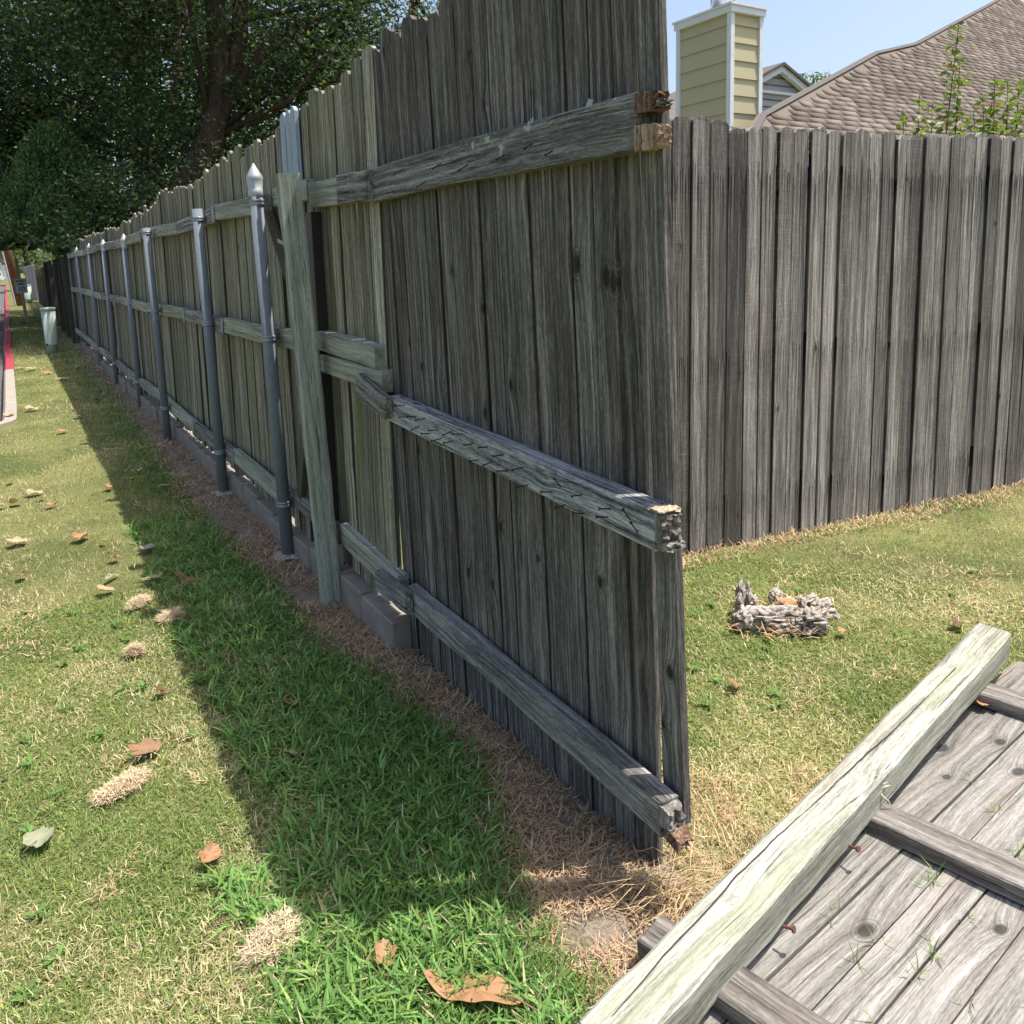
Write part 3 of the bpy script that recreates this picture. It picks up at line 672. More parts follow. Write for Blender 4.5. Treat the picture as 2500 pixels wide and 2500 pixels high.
def build_lawn(name, P, seed, left):
    r = np.random.default_rng(seed); x, y = P[:, 0], P[:, 1]; n = len(x); d = np.hypot(x, y)
    n1 = vnoise(x, y, .9, 3); n2 = vnoise(x, y, .28, 4); n3 = vnoise(x, y, .09, 5)
    patch = n1*.45 + n2*.35 + n3*.2
    straw = np.clip((patch - .47)*3.2 + .22, .04, .92)
    lush = np.zeros(n)
    if left:
        strip = np.clip((x - (.47 - np.clip((2.2-y)*.28, 0, .3) + .10*(n2-.5)*2 + .02*(y-2)))/.26, 0, 1)
        near = np.clip((2.0 - y)/1.0, 0, 1)
        lush = np.clip(strip + near*.38*(x > .1), 0, 1)*np.clip(1.15 - .04*y, 0, 1)
        straw = straw*(1 - .85*lush) 
        far = np.clip((y - 5)/6, 0, 1); straw *= (1 - .35*far)
    L = r.gamma(8, .0025, n)*(1 + .95*lush)*(1 + d/22); L = np.clip(L, .010, .075)
    Wd = (.0013 + r.random(n)*.0013 + lush*r.random(n)*.0030)*(1 + np.clip(d-1.5, 0, 30)/3.2)
    az = r.uniform(0, 2*PI, n); tilt = np.abs(r.normal(.45, .35, n)); bend = r.uniform(.1, 1.1, n)
    tilt = np.clip(tilt, 0, 1.35); bend = np.minimum(bend, 1.5 - tilt*.9)
    col = lawn_colour(x, y, straw, lush, r)
    Zb = np.full(n, -.004)
    nearm = d < 3.6
    def go(m, three, nm):
        return blades(nm, x[m], y[m], Zb[m], L[m], Wd[m], az[m], tilt[m], bend[m], col[m], M_GRASS, three)
    me = [go(nearm, True, name), go(~nearm, False, name)]
    for k, mm in enumerate(me):
        if len(mm.vertices) == 0: continue
        o = bpy.data.objects.new(name, mm); C.objects.link(o)
        tag(o, ('short mown lawn grass, close blades ' if k == 0 else 'short mown lawn grass farther off ') + ('left of the fence' if left else 'in front of the grey picket fence'), 'grass', kind='stuff')

P = sample(-3.2, 1.12, .45, 30, 140000, 1.25, 21)
m = (P[:,0] < thatch_left(P[:,1]) + .02*rng.normal(size=len(P)) + .03) & ((P[:,1] < 8.1) | (P[:,0] > KX + .01)) & (P[:,0] > -.06*P[:,1] - .9) & ~fallen_mask(P)
keep = ~((np.hypot(P[:,0]-(KX-.35), P[:,1]-8.55) > .35) & (P[:,0] < KX) & (P[:,1] > 8.15))
P = P[m]
build_lawn('lawn_grass', P, 31, True)
P = sample(1.17, 5.6, .45, 2.75, 140000, 1.25, 22)
lim = 2.47 - (P[:,0]-2.553)*.1444
m = (P[:,1] < lim - .005) & (P[:,1] > .33*P[:,0] - .5) & ~fallen_mask(P)
build_lawn('lawn_grass', P[m], 32, False)
P = sample(.60, 1.30, .45, 1.12, 62000, 1.35, 24); m = (P[:,0] > 1.12) & (P[:,0] < 1.17) & (P[:,1] < 1.1) & ~fallen_mask(P)

# dead thatch strip beside the fence
def thatch(name, P, seed, label, tone=1.0, Lm=1.0, flat=1.35, z=.004):
    r = np.random.default_rng(seed); x, y = P[:,0], P[:,1]; n = len(x); d = np.hypot(x, y)
    c1 = np.array((.54,.345,.20)); c2 = np.array((.42,.30,.20)); c3 = np.array((.58,.46,.29)); c4 = np.array((.17,.12,.08))
    u_ = r.random(n)[:, None]; col = np.where(u_ < .35, c1, np.where(u_ < .62, c2, np.where(u_ < .85, c3, c4)))*r.uniform(.7, 1.2, (n, 1))*tone
    L = r.gamma(5, .0066, n)*Lm; Wd = (.0013 + r.random(n)*.0012)*(1 + np.clip(d-1.5, 0, 20)/3)
    me = blades(name, x, y, np.full(n, z) + r.random(n)*.012, L, Wd, r.uniform(0, 2*PI, n), r.normal(flat, .18, n), r.uniform(-.3, .25, n), col, M_THATCH, True)
    o = bpy.data.objects.new(name, me); C.objects.link(o); tag(o, label, 'dead grass', kind='stuff'); return o
P = sample(.72, 1.15, .95, 16, 45000, 1.9, 41)
nz = vnoise(P[:,0], P[:,1], .16, 8)
m = (P[:,0] > thatch_left(P[:,1]) - .03 + (nz-.5)*.09) & (P[:,0] < np.where(P[:,1] > 2.4, 1.06, 1.125)) & (vnoise(P[:,0], P[:,1], .10, 18) + .2*rng.random(len(P)) > .36) & ~fallen_mask(P)
thatch('dead_grass_strip', P[m], 51, 'brown dead grass clippings along the foot of the fence')
# straw around the end of the panel and along the right-hand side
P = sample(1.0, 1.55, .95, 1.9, 26000, 1.9, 42); m = (P[:,0] > 1.16) & (P[:,0] < 1.30 + .25*vnoise(P[:,0], P[:,1], .2, 9)) & ~fallen_mask(P) & (rng.random(len(P)) > .35)
thatch('straw_grass', P[m], 52, 'pale straw grass behind the broken end of the fence panel', 1.1, 1.1, 1.0)
P = sample(1.17, 5.2, 1.5, 2.7, 30000, 1.9, 43); lim = 2.47 - (P[:,0]-2.553)*.1444 - P[:,1]; m = (lim > 0) & (lim < .10 + .10*vnoise(P[:,0], P[:,1], .3, 12))
thatch('straw_grass', P[m], 53, 'pale straw grass along the foot of the grey picket fence', 1.1, .9, 1.0)
P = np.random.default_rng(3).normal(size=(900, 2))*np.array((.11, .07)) + np.array((2.36, 1.78))
thatch('stump_straw', P[:420], 57, 'pale straw caught in and around the root stump', 1.25, 1.2, 1.15, .02)
# scattered thatch inside the lawns
P = sample(-1.2, .8, .6, 5, 16000, 1.3, 44); m = (vnoise(P[:,0], P[:,1], .22, 14)*.6 + vnoise(P[:,0], P[:,1], .07, 15)*.4 > .68) & (P[:,0] < .55) & ~fallen_mask(P)
thatch('lawn_thatch', P[m], 54, 'pale dry clippings scattered over the lawn left of the fence', 1.15, .7, 1.2, .018)
P = sample(1.2, 4.6, .9, 2.5, 16000, 1.5, 45); lim = 2.4 - (P[:,0]-2.553)*.1444; m = (vnoise(P[:,0], P[:,1], .22, 16)*.6 + vnoise(P[:,0], P[:,1], .07, 17)*.4 > .66) & (P[:,1] < lim) & ~fallen_mask(P)
thatch('lawn_thatch', P[m], 55, 'pale dry clippings scattered over the right-hand lawn', 1.15, .7, 1.2, .018)
# coarse crabgrass in the fence shade
P = sample(.0, .97, .75, 4.5, 2600, 2.2, 46); m = (P[:,0] < thatch_left(P[:,1]) - .02) & (P[:,0] > np.where(P[:,1] > 1.7, .36, .20) + .12*vnoise(P[:,0], P[:,1], .2, 19)) & ~fallen_mask(P)
P = np.repeat(P[m], 5, 0); r = np.random.default_rng(5); n = len(P); P = P + r.normal(0, .004, P.shape)
col = (np.array(PAL['lush'])*1.05)[None]*r.uniform(.75, 1.7, (n, 1)) * np.where(r.random((n,1)) < .15, np.array((1.5,1.25,1.1)), 1)
me = blades('crabgrass', P[:,0], P[:,1], np.zeros(n), r.uniform(.04, .085, n), r.uniform(.0045, .0078, n), r.uniform(0, 2*PI, n), r.uniform(.3, .95, n), r.uniform(.2, .8, n), col, M_GRASS, True)
o = bpy.data.objects.new('crabgrass', me); C.objects.link(o); tag(o, 'coarse dark green crabgrass in the shade of the fence panel', 'grass', kind='stuff')
# low broad-leaved weeds scattered through the lawns
r = np.random.default_rng(15); n0 = 130; W0 = np.stack([np.r_[r.uniform(-.6, .9, 70), r.uniform(1.3, 3.4, 12)], np.r_[r.uniform(.9, 3.6, 70), r.uniform(1.2, 2.2, 12)]], 1)
W0 = W0[~fallen_mask(W0)]; P = np.repeat(W0, 9, 0) + r.normal(0, .006, (len(W0)*9, 2)); n = len(P)
me = blades('lawn_weed', P[:,0], P[:,1], np.full(n, .006), r.uniform(.018, .036, n), r.uniform(.007, .012, n), r.uniform(0, 2*PI, n), r.uniform(.7, 1.2, n), r.uniform(0, .4, n), np.array((.13,.24,.06))[None]*r.uniform(.6, 1.4, (n, 1)), M_GRASS, True)
o = bpy.data.objects.new('lawn_weed', me); C.objects.link(o); tag(o, 'low broad-leaved green weeds scattered through the lawn', 'weeds', kind='stuff')
# grass tufts between boards of the fallen panel
tx = []; rr = np.random.default_rng(9)
for (k_, s_, nb) in [(2,-.05,14),(2,.10,6),(1,-.30,8),(2,-.27,6),(2,-.36,8),(3,-.22,12),(3,-.30,8),(3,-.45,6),(4,-.42,14),(4,-.28,5),(3,.18,9),(2,.30,9),(1,.36,5),(4,.22,8),(5,-.2,6),(0,-.33,8),(3,-.10,5),(5,.1,7)]:
    for j in range(nb):
        q = O + wf*(-.012 + .0815*k_) + uf*(s_ + rr.normal(0, .012)); tx.append((q.x, q.y))
P = np.array(tx); n = len(P)
me = blades('grass_tuft', P[:,0], P[:,1], np.full(n, .02), rr.uniform(.025,.065,n), rr.uniform(.0016,.0028,n), rr.uniform(0,2*PI,n), rr.uniform(.0,.6,n), rr.uniform(.1,.7,n), np.array(PAL['green'])[None]*rr.uniform(.9,1.8,(n,1)), M_GRASS, True)
o = bpy.data.objects.new('grass_tuft', me); C.objects.link(o); tag(o, 'green grass tufts growing up between boards of the fallen panel', 'grass', kind='stuff')
# long dry stalks at the panel end
n = 150; rr = np.random.default_rng(10); a = rr.uniform(PI*.75, PI*1.9, n)
bx = 1.13 + rr.normal(0,.03,n); by = 1.10 + rr.normal(0,.035,n)
me = blades('dry_stalks', bx, by, np.zeros(n), rr.uniform(.08,.24,n), rr.uniform(.0012,.0024,n), a, rr.uniform(.5,1.1,n), rr.uniform(.3,.6,n), np.array((.50,.37,.21))[None]*rr.uniform(.7,1.2,(n,1)), M_THATCH, True)
o = bpy.data.objects.new('dry_stalks', me); C.objects.link(o); tag(o, 'long dry grass stalks arching out from the broken end of the panel', 'dead grass', kind='stuff')

# ------------------------------------------------------------------ clods of dry clippings
for k, (x, y, sx, sy, lab) in enumerate([(.339,3.375,.055,.03,'tan clump of dry clippings, left of two near the shadow edge'),(.428,3.166,.055,.045,'round tan clump of dry clippings, larger of two near the shadow edge'),(.263,2.939,.028,.022,'tiny tuft of dry clippings alone on the sunlit grass'),(.131,2.151,.075,.035,'elongated clump of dry clippings with a tail'),(.343,1.461,.072,.048,'biggest pale clump of dry clippings, nearest the camera')]):
    r = np.random.default_rng(60+k); n = 1100; th = r.uniform(0, 2*PI, n); q = np.sqrt(r.random(n)); X = q*np.cos(th); Y = q*np.sin(th); Z = np.sqrt(np.clip(1-q*q, 0, 1))*.034*r.uniform(.3, 1, n)
    col = np.array((.78,.62,.43))[None]*r.uniform(.6, 1.15, (n, 1)); col[r.random(n) < .2] *= .6
    me = blades('grass_clod', X*sx*(1+.35*np.sin(3*th)*.4), Y*sy, Z + .012, r.uniform(.012,.032,n), r.uniform(.0009,.0018,n), r.uniform(0,2*PI,n), r.normal(1.35,.2,n), r.uniform(-.2,.3,n), col, M_THATCH, True)
    o = bpy.data.objects.new('grass_clod', me); C.objects.link(o); o.location = (x, y, 0); o.rotation_euler[2] = rnd.uniform(0, 1.0)
    tag(o, lab, 'grass clump', 'clumps of dry clippings on the lawn')

# ------------------------------------------------------------------ fallen leaves
def leaf_mesh(seed, size, kind='maple', col=(.36,.19,.09)):
    r = random.Random(seed); n = 40; V = []; cols = []
    curl = r.uniform(.35, 1.4); curl2 = r.uniform(-.5, .9); asp = r.uniform(.6, .95)
    lob = r.choice((3, 5, 5)) 
    out = []
    for j in range(n):
        t = 2*PI*j/n
        if kind == 'maple':
            c = abs(math.cos(t*lob/2.)); q = .66 + .34*c**1.5 + .06*math.sin(17*t + seed) + r.uniform(-.05, .05)
            if j in (0, 1, n-1): q *= .75
        elif kind == 'long': q = 1./math.sqrt((math.cos(t)/1.)**2 + (math.sin(t)/.33)**2) + r.uniform(-.05,.05)
        else: q = 1./math.sqrt(math.cos(t)**2 + (math.sin(t)/.55)**2)
        out.append((q*math.cos(t), q*math.sin(t)*asp))
    rings = [0., .35, .7, 1.]; idx = []
    for ri, f in enumerate(rings):
        if ri == 0: V.append((0, 0, 0)); idx.append([0]); continue
        row = []
        for (x, y) in out:
            row.append(len(V)); V.append((x*f, y*f, 0))
        idx.append(row)
    P = []
    for (x, y, z) in V:
        z = curl*.45*y*y + curl2*.30*x*x + .05*math.sin(5*x+seed) + .04*math.sin(7*y) + (.06*math.cos(math.atan2(y, x)*lob)*math.hypot(x,y))
        P.append((x*size, y*size*(1-.25*curl*abs(y)), z*size + size*.02))
        rr_ = math.hypot(x, y); vein = abs(math.sin(math.atan2(y, x)*lob/2.)); k = .85 + .25*min(1, vein*1.5) + r.uniform(-.08,.08)
        if vein < .15: k = 1.2
        cols.append([c*k for c in col])
    bm = bmesh.new(); vs = [bm.verts.new(p) for p in P]
    for j in range(n): bm.faces.new((vs[0], vs[idx[1][j]], vs[idx[1][(j+1)%n]]))
    for a, b in zip(idx[1:], idx[2:]):
        for j in range(n): bm.faces.new((vs[a[j]], vs[b[j]], vs[b[(j+1)%n]], vs[a[(j+1)%n]]))
    # stalk
    st = [Vector((-.35*size, 0, .01*size)), Vector((-.9*size, .08*size, .10*size)), Vector((-1.35*size, .2*size, .05*size))]
    nb = len(bm.verts); tube_bm(bm, st, [.02*size, .018*size, .02*size], 4); cols += [[c*.7 for c in col]]*(len(bm.verts)-nb)
    me = bpy.data.meshes.new('leaf'); bm.to_mesh(me); bm.free()
    at = me.color_attributes.new('Col', 'FLOAT_COLOR', 'POINT')
    at.data.foreach_set('color', np.c_[np.array(cols, np.float32), np.ones(len(cols), np.float32)].ravel())
    for p in me.polygons: p.use_smooth = True
    me.materials.append(M_DRYLEAF); return me
BR = (.27,.155,.085); OR = (.36,.195,.10); TN = (.42,.31,.20); PL = (.27,.28,.18); GY = (.30,.27,.26); DK = (.16,.08,.045); GN = (.22,.32,.10)
LV = [ # x, y, half size (m), kind, colour, pitch, roll, yaw, label
(.620,1.130,.118,'oval',OR,.25,.1,2.3,'largest brown leaf, folded, at the bottom edge of the photo near the fallen post'),
(.693,1.073,.045,'long',GN,.2,.5,2.0,'curled green leaf beside the largest brown leaf'),
(.511,1.293,.040,'maple',OR,.5,-.2,1.0,'orange-brown star-shaped leaf between the pale clump and the biggest leaf'),
(.274,1.759,.045,'maple',OR,.9,.3,.5,'half-buried brown leaf tilted up at the shadow edge'),
(-.067,2.052,.060,'maple',PL,.15,.2,1.1,'pale greenish forked leaf at the far left of the near lawn'),
(.210,2.282,.070,'maple',BR,.4,.3,.3,'large forked brown leaf on the sunlit grass left of the shadow'),
(.554,2.034,.035,'maple',TN,.6,.2,1.9,'pale crumpled leaf in the dark crabgrass'),
(.632,2.280,.050,'maple',OR,.5,.4,1.5,'rust brown leaf lying in the shade of the panel'),
(.300,2.591,.035,'maple',DK,.6,.8,.8,'small dark shrivelled leaf on the sunlit grass'),
(.565,3.475,.095,'long',BR,.1,.9,-.1,'long curled brown leaf lying in the shade'),
(.233,3.590,.055,'maple',TN,.2,.6,.3,'tan rolled leaf beside the left clump of clippings'),
(.427,3.610,.060,'long',TN,.1,.2,.4,'thin straw-coloured leaf pointing to the shadow'),
(.276,3.744,.060,'long',PL,.3,.5,.9,'pale green folded leaf just above the tan rolled leaf'),
(-.078,4.000,.045,'maple',BR,.6,.5,1.4,'crumpled brown leaf near the left edge of the photo'),
(.312,3.976,.042,'maple',OR,.5,.3,2.0,'square orange-brown leaf below the grey leaf'),
(.468,4.024,.060,'maple',GY,.2,.1,.7,'grey leaf on the edge of the fence shadow'),
(.288,4.263,.035,'maple',TN,.3,.3,2.2,'small tan leaf left of the grey leaf'),
(.200,4.405,.070,'maple',OR,.3,.2,.9,'three-pointed tan leaf in the middle of the sunlit lawn'),
(-.086,4.534,.070,'maple',TN,.3,.3,.4,'spread tan leaf by the left edge of the photo'),
(.734,5.164,.050,'long',TN,.1,.2,.2,'flat tan leaf in the shade close to the dead strip'),
(.638,5.665,.055,'long',TN,.1,.2,.5,'thin tan leaf in the shade farther up'),
(.424,5.344,.060,'maple',OR,1.0,.3,1.2,'upright orange leaf at the shadow edge'),
(-.166,5.319,.045,'maple',TN,.2,.3,.9,'tan leaf cut by the left edge of the photo'),
(.094,5.154,.050,'maple',OR,.4,.3,.9,'orange-tan leaf right of the leaf pair'),
(-.093,5.341,.060,'maple',OR,.5,.6,2.4,'orange curled leaf left of the leaf pair'),
(.018,5.511,.070,'maple',TN,.3,.3,.4,'broad tan leaf, larger of a pair'),
(.052,5.362,.045,'maple',TN,.2,.4,1.9,'narrow tan leaf, smaller of a pair'),
(-.111,5.933,.050,'maple',BR,.3,.3,1.2,'small brown leaf above the broad tan leaf'),
(.885,4.062,.055,'maple',BR,.2,.3,.6,'brown leaf lying on the dead grass strip'),
(.289,7.535,.07,'maple',OR,.4,.3,.6,'orange leaf on the lawn level with the third steel post'),
(.464,8.215,.08,'maple',TN,.4,.3,1.6,'tan star-shaped leaf at the shadow edge beyond the lone orange leaf'),
(.092,8.972,.09,'maple',TN,.4,.2,.2,'tan leaf close to the kerb end'),
(-.11,8.699,.08,'maple',TN,.2,.2,1.0,'tan leaf lying by the kerb corner'),
(.707,9.079,.07,'maple',DK,.3,.2,.7,'dark leaf in the shade by the dead strip'),
(.675,10.682,.09,'long',DK,.2,.2,.3,'dark leaf in the shade beyond the tan star leaf'),
(.491,11.285,.11,'long',TN,.2,.2,.1,'long tan leaf near the shadow edge'),
(.351,12.086,.11,'maple',OR,.5,.2,.1,'curled orange leaf left of the pedestal foot'),
(.176,12.781,.12,'maple',TN,.5,.2,.8,'large tan leaf beside the red paint end'),
(.046,13.018,.09,'maple',OR,.3,.2,.3,'orange leaf next to the kerb where the red paint begins'),
(.770,12.427,.08,'maple',TN,.2,.2,.3,'tan leaf in the shade before the pedestal'),
(.382,17.175,.12,'maple',DK,.3,.2,.3,'dark leaf in tree shade left of the pedestal'),
(.299,24.478,.14,'maple',DK,.3,.2,.9,'dark leaf in tree shade before the speed sign'),
(1.864,1.585,.050,'maple',BR,.6,.5,.8,'brown leaf curled in the grass below the root stump'),
(2.837,1.412,.050,'maple',DK,.6,.5,.3,'dark brown leaf in the grass beyond the fallen post end'),
(1.660,1.600,.030,'maple',OR,.4,.4,.3,'small orange leaf just behind the loose last picket'),
(2.450,1.604,.030,'maple',OR,.2,.2,.3,'tiny orange leaf right of the root stump'),
(2.210,1.729,.034,'maple',OR,.3,.2,1.3,'orange leaf in front of the root stump'),
]
for k, (x, y, s_, kd, col, a, b, c, lab) in enumerate(LV):
    me = leaf_mesh(k+3, s_*.82, kd, col); o = bpy.data.objects.new('fallen_leaf', me); C.objects.link(o)
    o.location = (x, y, .028); o.rotation_euler = (a*.6, b*.6, c); tag(o, lab, 'leaf', 'dry leaves fallen on the grass')
for (p, s_, col, e, lab) in (((2.335,1.098,.052), .045, OR, (.5,.5,.6), 'orange-brown leaf caught between rail and fallen post on the boards'), ((2.40,1.80,.075), .055, OR, (.2,.3,.4), 'orange leaf resting on the root stump')):
    o = bpy.data.objects.new('fallen_leaf', leaf_mesh(91, s_, 'maple', col)); C.objects.link(o); o.location = p; o.rotation_euler = e; tag(o, lab, 'leaf', 'dry leaves fallen on the grass')
# leaf litter in the gutter
P = np.stack([rng.uniform(KX-.75, KX-.17, 420), rng.uniform(9, 40, 420)], 1); n = len(P)
V = []; 
for (x, y) in P:
    s_ = rng.uniform(.02, .05); a = rng.uniform(0, 6.28); c, s2 = math.cos(a)*s_, math.sin(a)*s_
    V += [(x+c, y+s2, -.10+rng.uniform(0,.02)), (x-s2, y+c, -.085+rng.uniform(0,.03)), (x-c, y-s2, -.10), (x+s2, y-c, -.09+rng.uniform(0,.03))]
col = np.repeat(np.array((.42,.27,.14))[None]*rng.uniform(.4,1.3,(n,1)), 4, 0)
me = np_mesh('leaf_litter', V, np.arange(4*n).reshape(-1,4), M_DRYLEAF, col); o = bpy.data.objects.new('leaf_litter', me); C.objects.link(o); tag(o, 'brown leaf litter lying in the road gutter beside the kerb', 'leaf litter', kind='stuff')

# ------------------------------------------------------------------ root stump
def noise3(p, s): 
    from mathutils import noise as mn
    return mn.fractal(Vector(p)*s, .8, 2.2, 4)
def lump(bm, c, sc, seed, rough=.35, rot=0., sub=3):
    t = bmesh.new(); bmesh.ops.create_icosphere(t, subdivisions=sub, radius=1.)
    M = Matrix.Translation(c) @ Matrix.Rotation(rot, 4, 'Z') @ Matrix.Diagonal((*sc, 1))
    vs = {}
    for v in t.verts:
        d = 1 + rough*noise3(v.co + Vector((seed*3.1, 0, 0)), 1.7) + rough*.6*noise3(Vector((v.co.x*.8, v.co.y*3.5, v.co.z*3.5)) + Vector((seed, 5, 0)), 2.2) + rough*.35*abs(noise3(v.co*1.0 + Vector((seed, 9, 2)), 5.))
        vs[v] = bm.verts.new(M @ (v.co*d))
    for f in t.faces: bm.faces.new([vs[v] for v in f.verts])
    t.free()
stump = empty('root_stump', (2.35, 1.78, 0), 'weathered knobbly root stump sticking out of the grass near the fallen post', 'stump')
bm = bmesh.new()
lump(bm, (2.31,1.775,.035), (.115,.040,.045), 1, .5, -.55, 5); lump(bm, (2.39,1.695,.040), (.06,.042,.045), 2, .5, -.3, 5); lump(bm, (2.35,1.79,.02), (.12,.06,.03), 3, .5, -.5)
link('root_body', bm_mesh('root_body', bm, M_DRIFT, True), stump, Matrix.Identity(4))
for k, (c, sc, rot) in enumerate([((2.225,1.845,.035),(.045,.038,.042),.3),((2.255,1.90,.05),(.014,.014,.055),0),((2.30,1.93,.075),(.018,.015,.05),.2),((2.335,1.93,.06),(.014,.014,.05),.2),((2.37,1.93,.035),(.03,.014,.02),.6),((2.46,1.90,.05),(.035,.016,.022),.2),((2.465,1.86,.02),(.03,.02,.03),.2),((2.50,1.81,.03),(.02,.015,.03),.8),((2.565,1.82,.035),(.04,.013,.014),.1),((2.555,1.765,.03),(.04,.02,.022),-.2),((2.535,1.735,.015),(.045,.025,.022),-.6),((2.49,1.745,.02),(.02,.018,.025),0)]):
    bm = bmesh.new(); lump(bm, c, sc, 10+k, .5, rot, 4); link('root_knob', bm_mesh('root_knob', bm, M_DRIFT, True), stump, Matrix.Identity(4))

# ------------------------------------------------------------------ pedestals, sign, pole, far fences
def pedestal(x, y, h, r0, r1, lab):
    e = empty('utility_pedestal', (x, y, 0), lab, 'utility pedestal', 'green utility pedestals by the fence')
    b = link('body', lathe('body', [(r0,-.05),(r0,.145),(r0+.004,.15),(r0+.004,.165),(r0+.002,.17),(r1,h-.04)], M_PED, 28), e, Matrix.Translation((x, y, 0)))
    link('lid', lathe('lid', [(r1+.008,-.0),(r1+.010,.004),(r1+.010,.032),(r1+.004,.04),(.02,.046)], M_PED, 28), e, Matrix.Translation((x, y, h-.04)))
    bb = bmesh.new(); box_bm(bb, -.02,.02,-.006,.006,-.02,.02); link('latch', bm_mesh('latch', bb, M_BROWNMETAL), e, Matrix.Translation((x-r0*.75, y-r0*.75, .155)))
pedestal(.565, 15.25, .79, .092, .114, 'pale green round utility pedestal in the foreground half of the grass strip')
pedestal(.80, 41.5, .83, .16, .17, 'distant pale green utility pedestal behind the speed limit sign')

sg = empty('speed_limit_sign', (.42, 27.7, 0), 'white speed limit sign on a bare wooden stake beside the kerb', 'sign')
M = frame((.425, 27.7, -.1), (.32, 27.7, 1.80), (0, -1, 0))
link('stake', lumber('stake', 1.9, .095, .045, M_STAKE, 3, 5), sg, M)
T = Matrix.Translation((.372, 27.655, 1.0)) @ Matrix.Rotation(.03, 4, 'Z') @ Matrix.Rotation(-.035, 4, 'Y')
bm = bmesh.new()
def rrect(bm, w, h, r, y0, y1):
    o_ = []
    for cx, cz, a0 in ((w-r,h-r,0),(-w+r,h-r,PI/2),(-w+r,-h+r,PI),(w-r,-h+r,1.5*PI)):
        for j in range(5): a = a0 + j*PI/8; o_.append((cx+r*math.cos(a), cz+r*math.sin(a)))
    A = [bm.verts.new((x, y0, z)) for x, z in o_]; B = [bm.verts.new((x, y1, z)) for x, z in o_]; n = len(o_)
    bm.faces.new(A); bm.faces.new(B[::-1])
    for j in range(n): bm.faces.new((A[j], A[(j+1)%n], B[(j+1)%n], B[j]))
rrect(bm, .165, .225, .03, -.002, .002); pl = link('sign_plate', bm_mesh('sign_plate', bm, M_SIGNW), sg, T)
bm = bmesh.new(); 
for (a, b, c, d) in ((-.15,.15,.203,.209),(-.15,.15,-.209,-.203),(-.152,-.146,-.2,.2),(.146,.152,-.2,.2)): box_bm(bm, a, b, -.0042, -.0025, c, d)
link('border', bm_mesh('border', bm, M_SIGNB), pl, T)
for txt, sz, zz in (('SPEED', .085, .115), ('LIMIT', .085, .025), ('10', .20, -.165)):
    cu = bpy.data.curves.new('lettering', 'FONT'); cu.body = txt; cu.size = sz*1.05; cu.align_x = 'CENTER'; cu.extrude = .001; cu.offset = .003
    to = bpy.data.objects.new('tmp', cu); C.objects.link(to); dg = bpy.context.evaluated_depsgraph_get(); me = bpy.data.meshes.new_from_object(to.evaluated_get(dg)); bpy.data.objects.remove(to)
    me.materials.clear(); me.materials.append(M_SIGNB)
    link('lettering', me, pl, T @ Matrix.Translation((0, -.0045, zz)) @ Matrix.Rotation(PI/2, 4, 'X'))

up_ = empty('utility_pole', (.44, 38.5, 0), 'tall brown wooden utility pole standing behind the speed limit sign', 'utility pole')
bm = bmesh.new(); tube_bm(bm, [(.44,38.5,-.2),(.05,38.5,3.5),(-.45,38.5,9)], [.17,.155,.13], 16)
link('pole', bm_mesh('pole', bm, M_POLE, True), up_, Matrix.Identity(4))
bm = bmesh.new(); tube_bm(bm, [(.24,38.3,0),(-.17,38.3,3.7)], [.035,.035], 8); link('conduit', bm_mesh('conduit', bm, M_GSIDE), up_, Matrix.Identity(4))

ff = empty('board_fence', (1.2, 25, 0), 'dark leaning board fence with gaps, continuing beyond the steel-posted fence', 'fence')
y = 17.2; i = 0
while y < 43:
    zt = 1.62 - .003*(y-17) + rnd.gauss(0,.02); w = .14; side = (i % 2)*.10
    me = get_picket(zt, w, M_FARF, i, .02); x = 1.10 + .006*(y-17) + side
    link('board', me, ff, frame((x, y, 0), (x - .03 + rnd.gauss(0,.01), y + rnd.gauss(0,.015), zt), (1, rnd.gauss(0,.04), 0)))
    y += .21 if y < 30 else .17; i += 1
for zz in (1.35, .75, .2): link('rail', lumber('rail', 26, .09, .04, M_FARF, 5, 14), ff, frame((1.155, 17.1, zz), (1.31, 43, zz-.04), (-1,0,0)))
for k, (yy, ln) in enumerate(((16.95,-.08),(18.6,-.04),(20.6,-.03),(22.9,-.05),(25.8,-.03))):
    link('post', lumber('post', 1.7, .10, .10, M_FARF, 20+k, 5), ff, frame((1.045, yy, -.02), (1.045+ln, yy, 1.67), (-1,0,0)))
gf = empty('grey_board_fence', (1.1, 52, 0), 'pale grey board fence in the distance behind the second pedestal', 'fence')
for k in range(90):
    y = 44.5 + k*.17; me = get_picket(1.75, .15, M_GREYF, k, .02); x = 1.28 - .010*(y-44)
    link('board', me, gf, frame((x, y, 0), (x-.03, y, 1.75), (1, 0, 0)))

# ------------------------------------------------------------------ far car, white building, far treeline
car = empty('white_suv', (-2.6, 148, 0), 'white sport utility car parked on the far side of the grass', 'car')
def prism(name, pts, y0, y1, mat, parent, mw):
    bm = bmesh.new(); A = [bm.verts.new((x, y0, z)) for x, z in pts]; B = [bm.verts.new((x, y1, z)) for x, z in pts]; n = len(pts)
    bm.faces.new(A); bm.faces.new(B[::-1])
    for j in range(n): bm.faces.new((A[j], A[(j+1)%n], B[(j+1)%n], B[j]))
    bmesh.ops.bevel(bm, geom=[e for e in bm.edges], offset=.02, segments=1, affect='EDGES')
    return link(name, bm_mesh(name, bm, mat), parent, mw)
CM = Matrix.Translation((-2.62, 148, .0))
body = prism('body', [(-2.4,.35),(2.35,.35),(2.45,.6),(2.4,.95),(2.25,1.1),(2.0,1.75),(1.7,1.82),(-.7,1.82),(-1.35,1.15),(-2.35,1.02)], -.95, .95, M_CARW, car, CM)
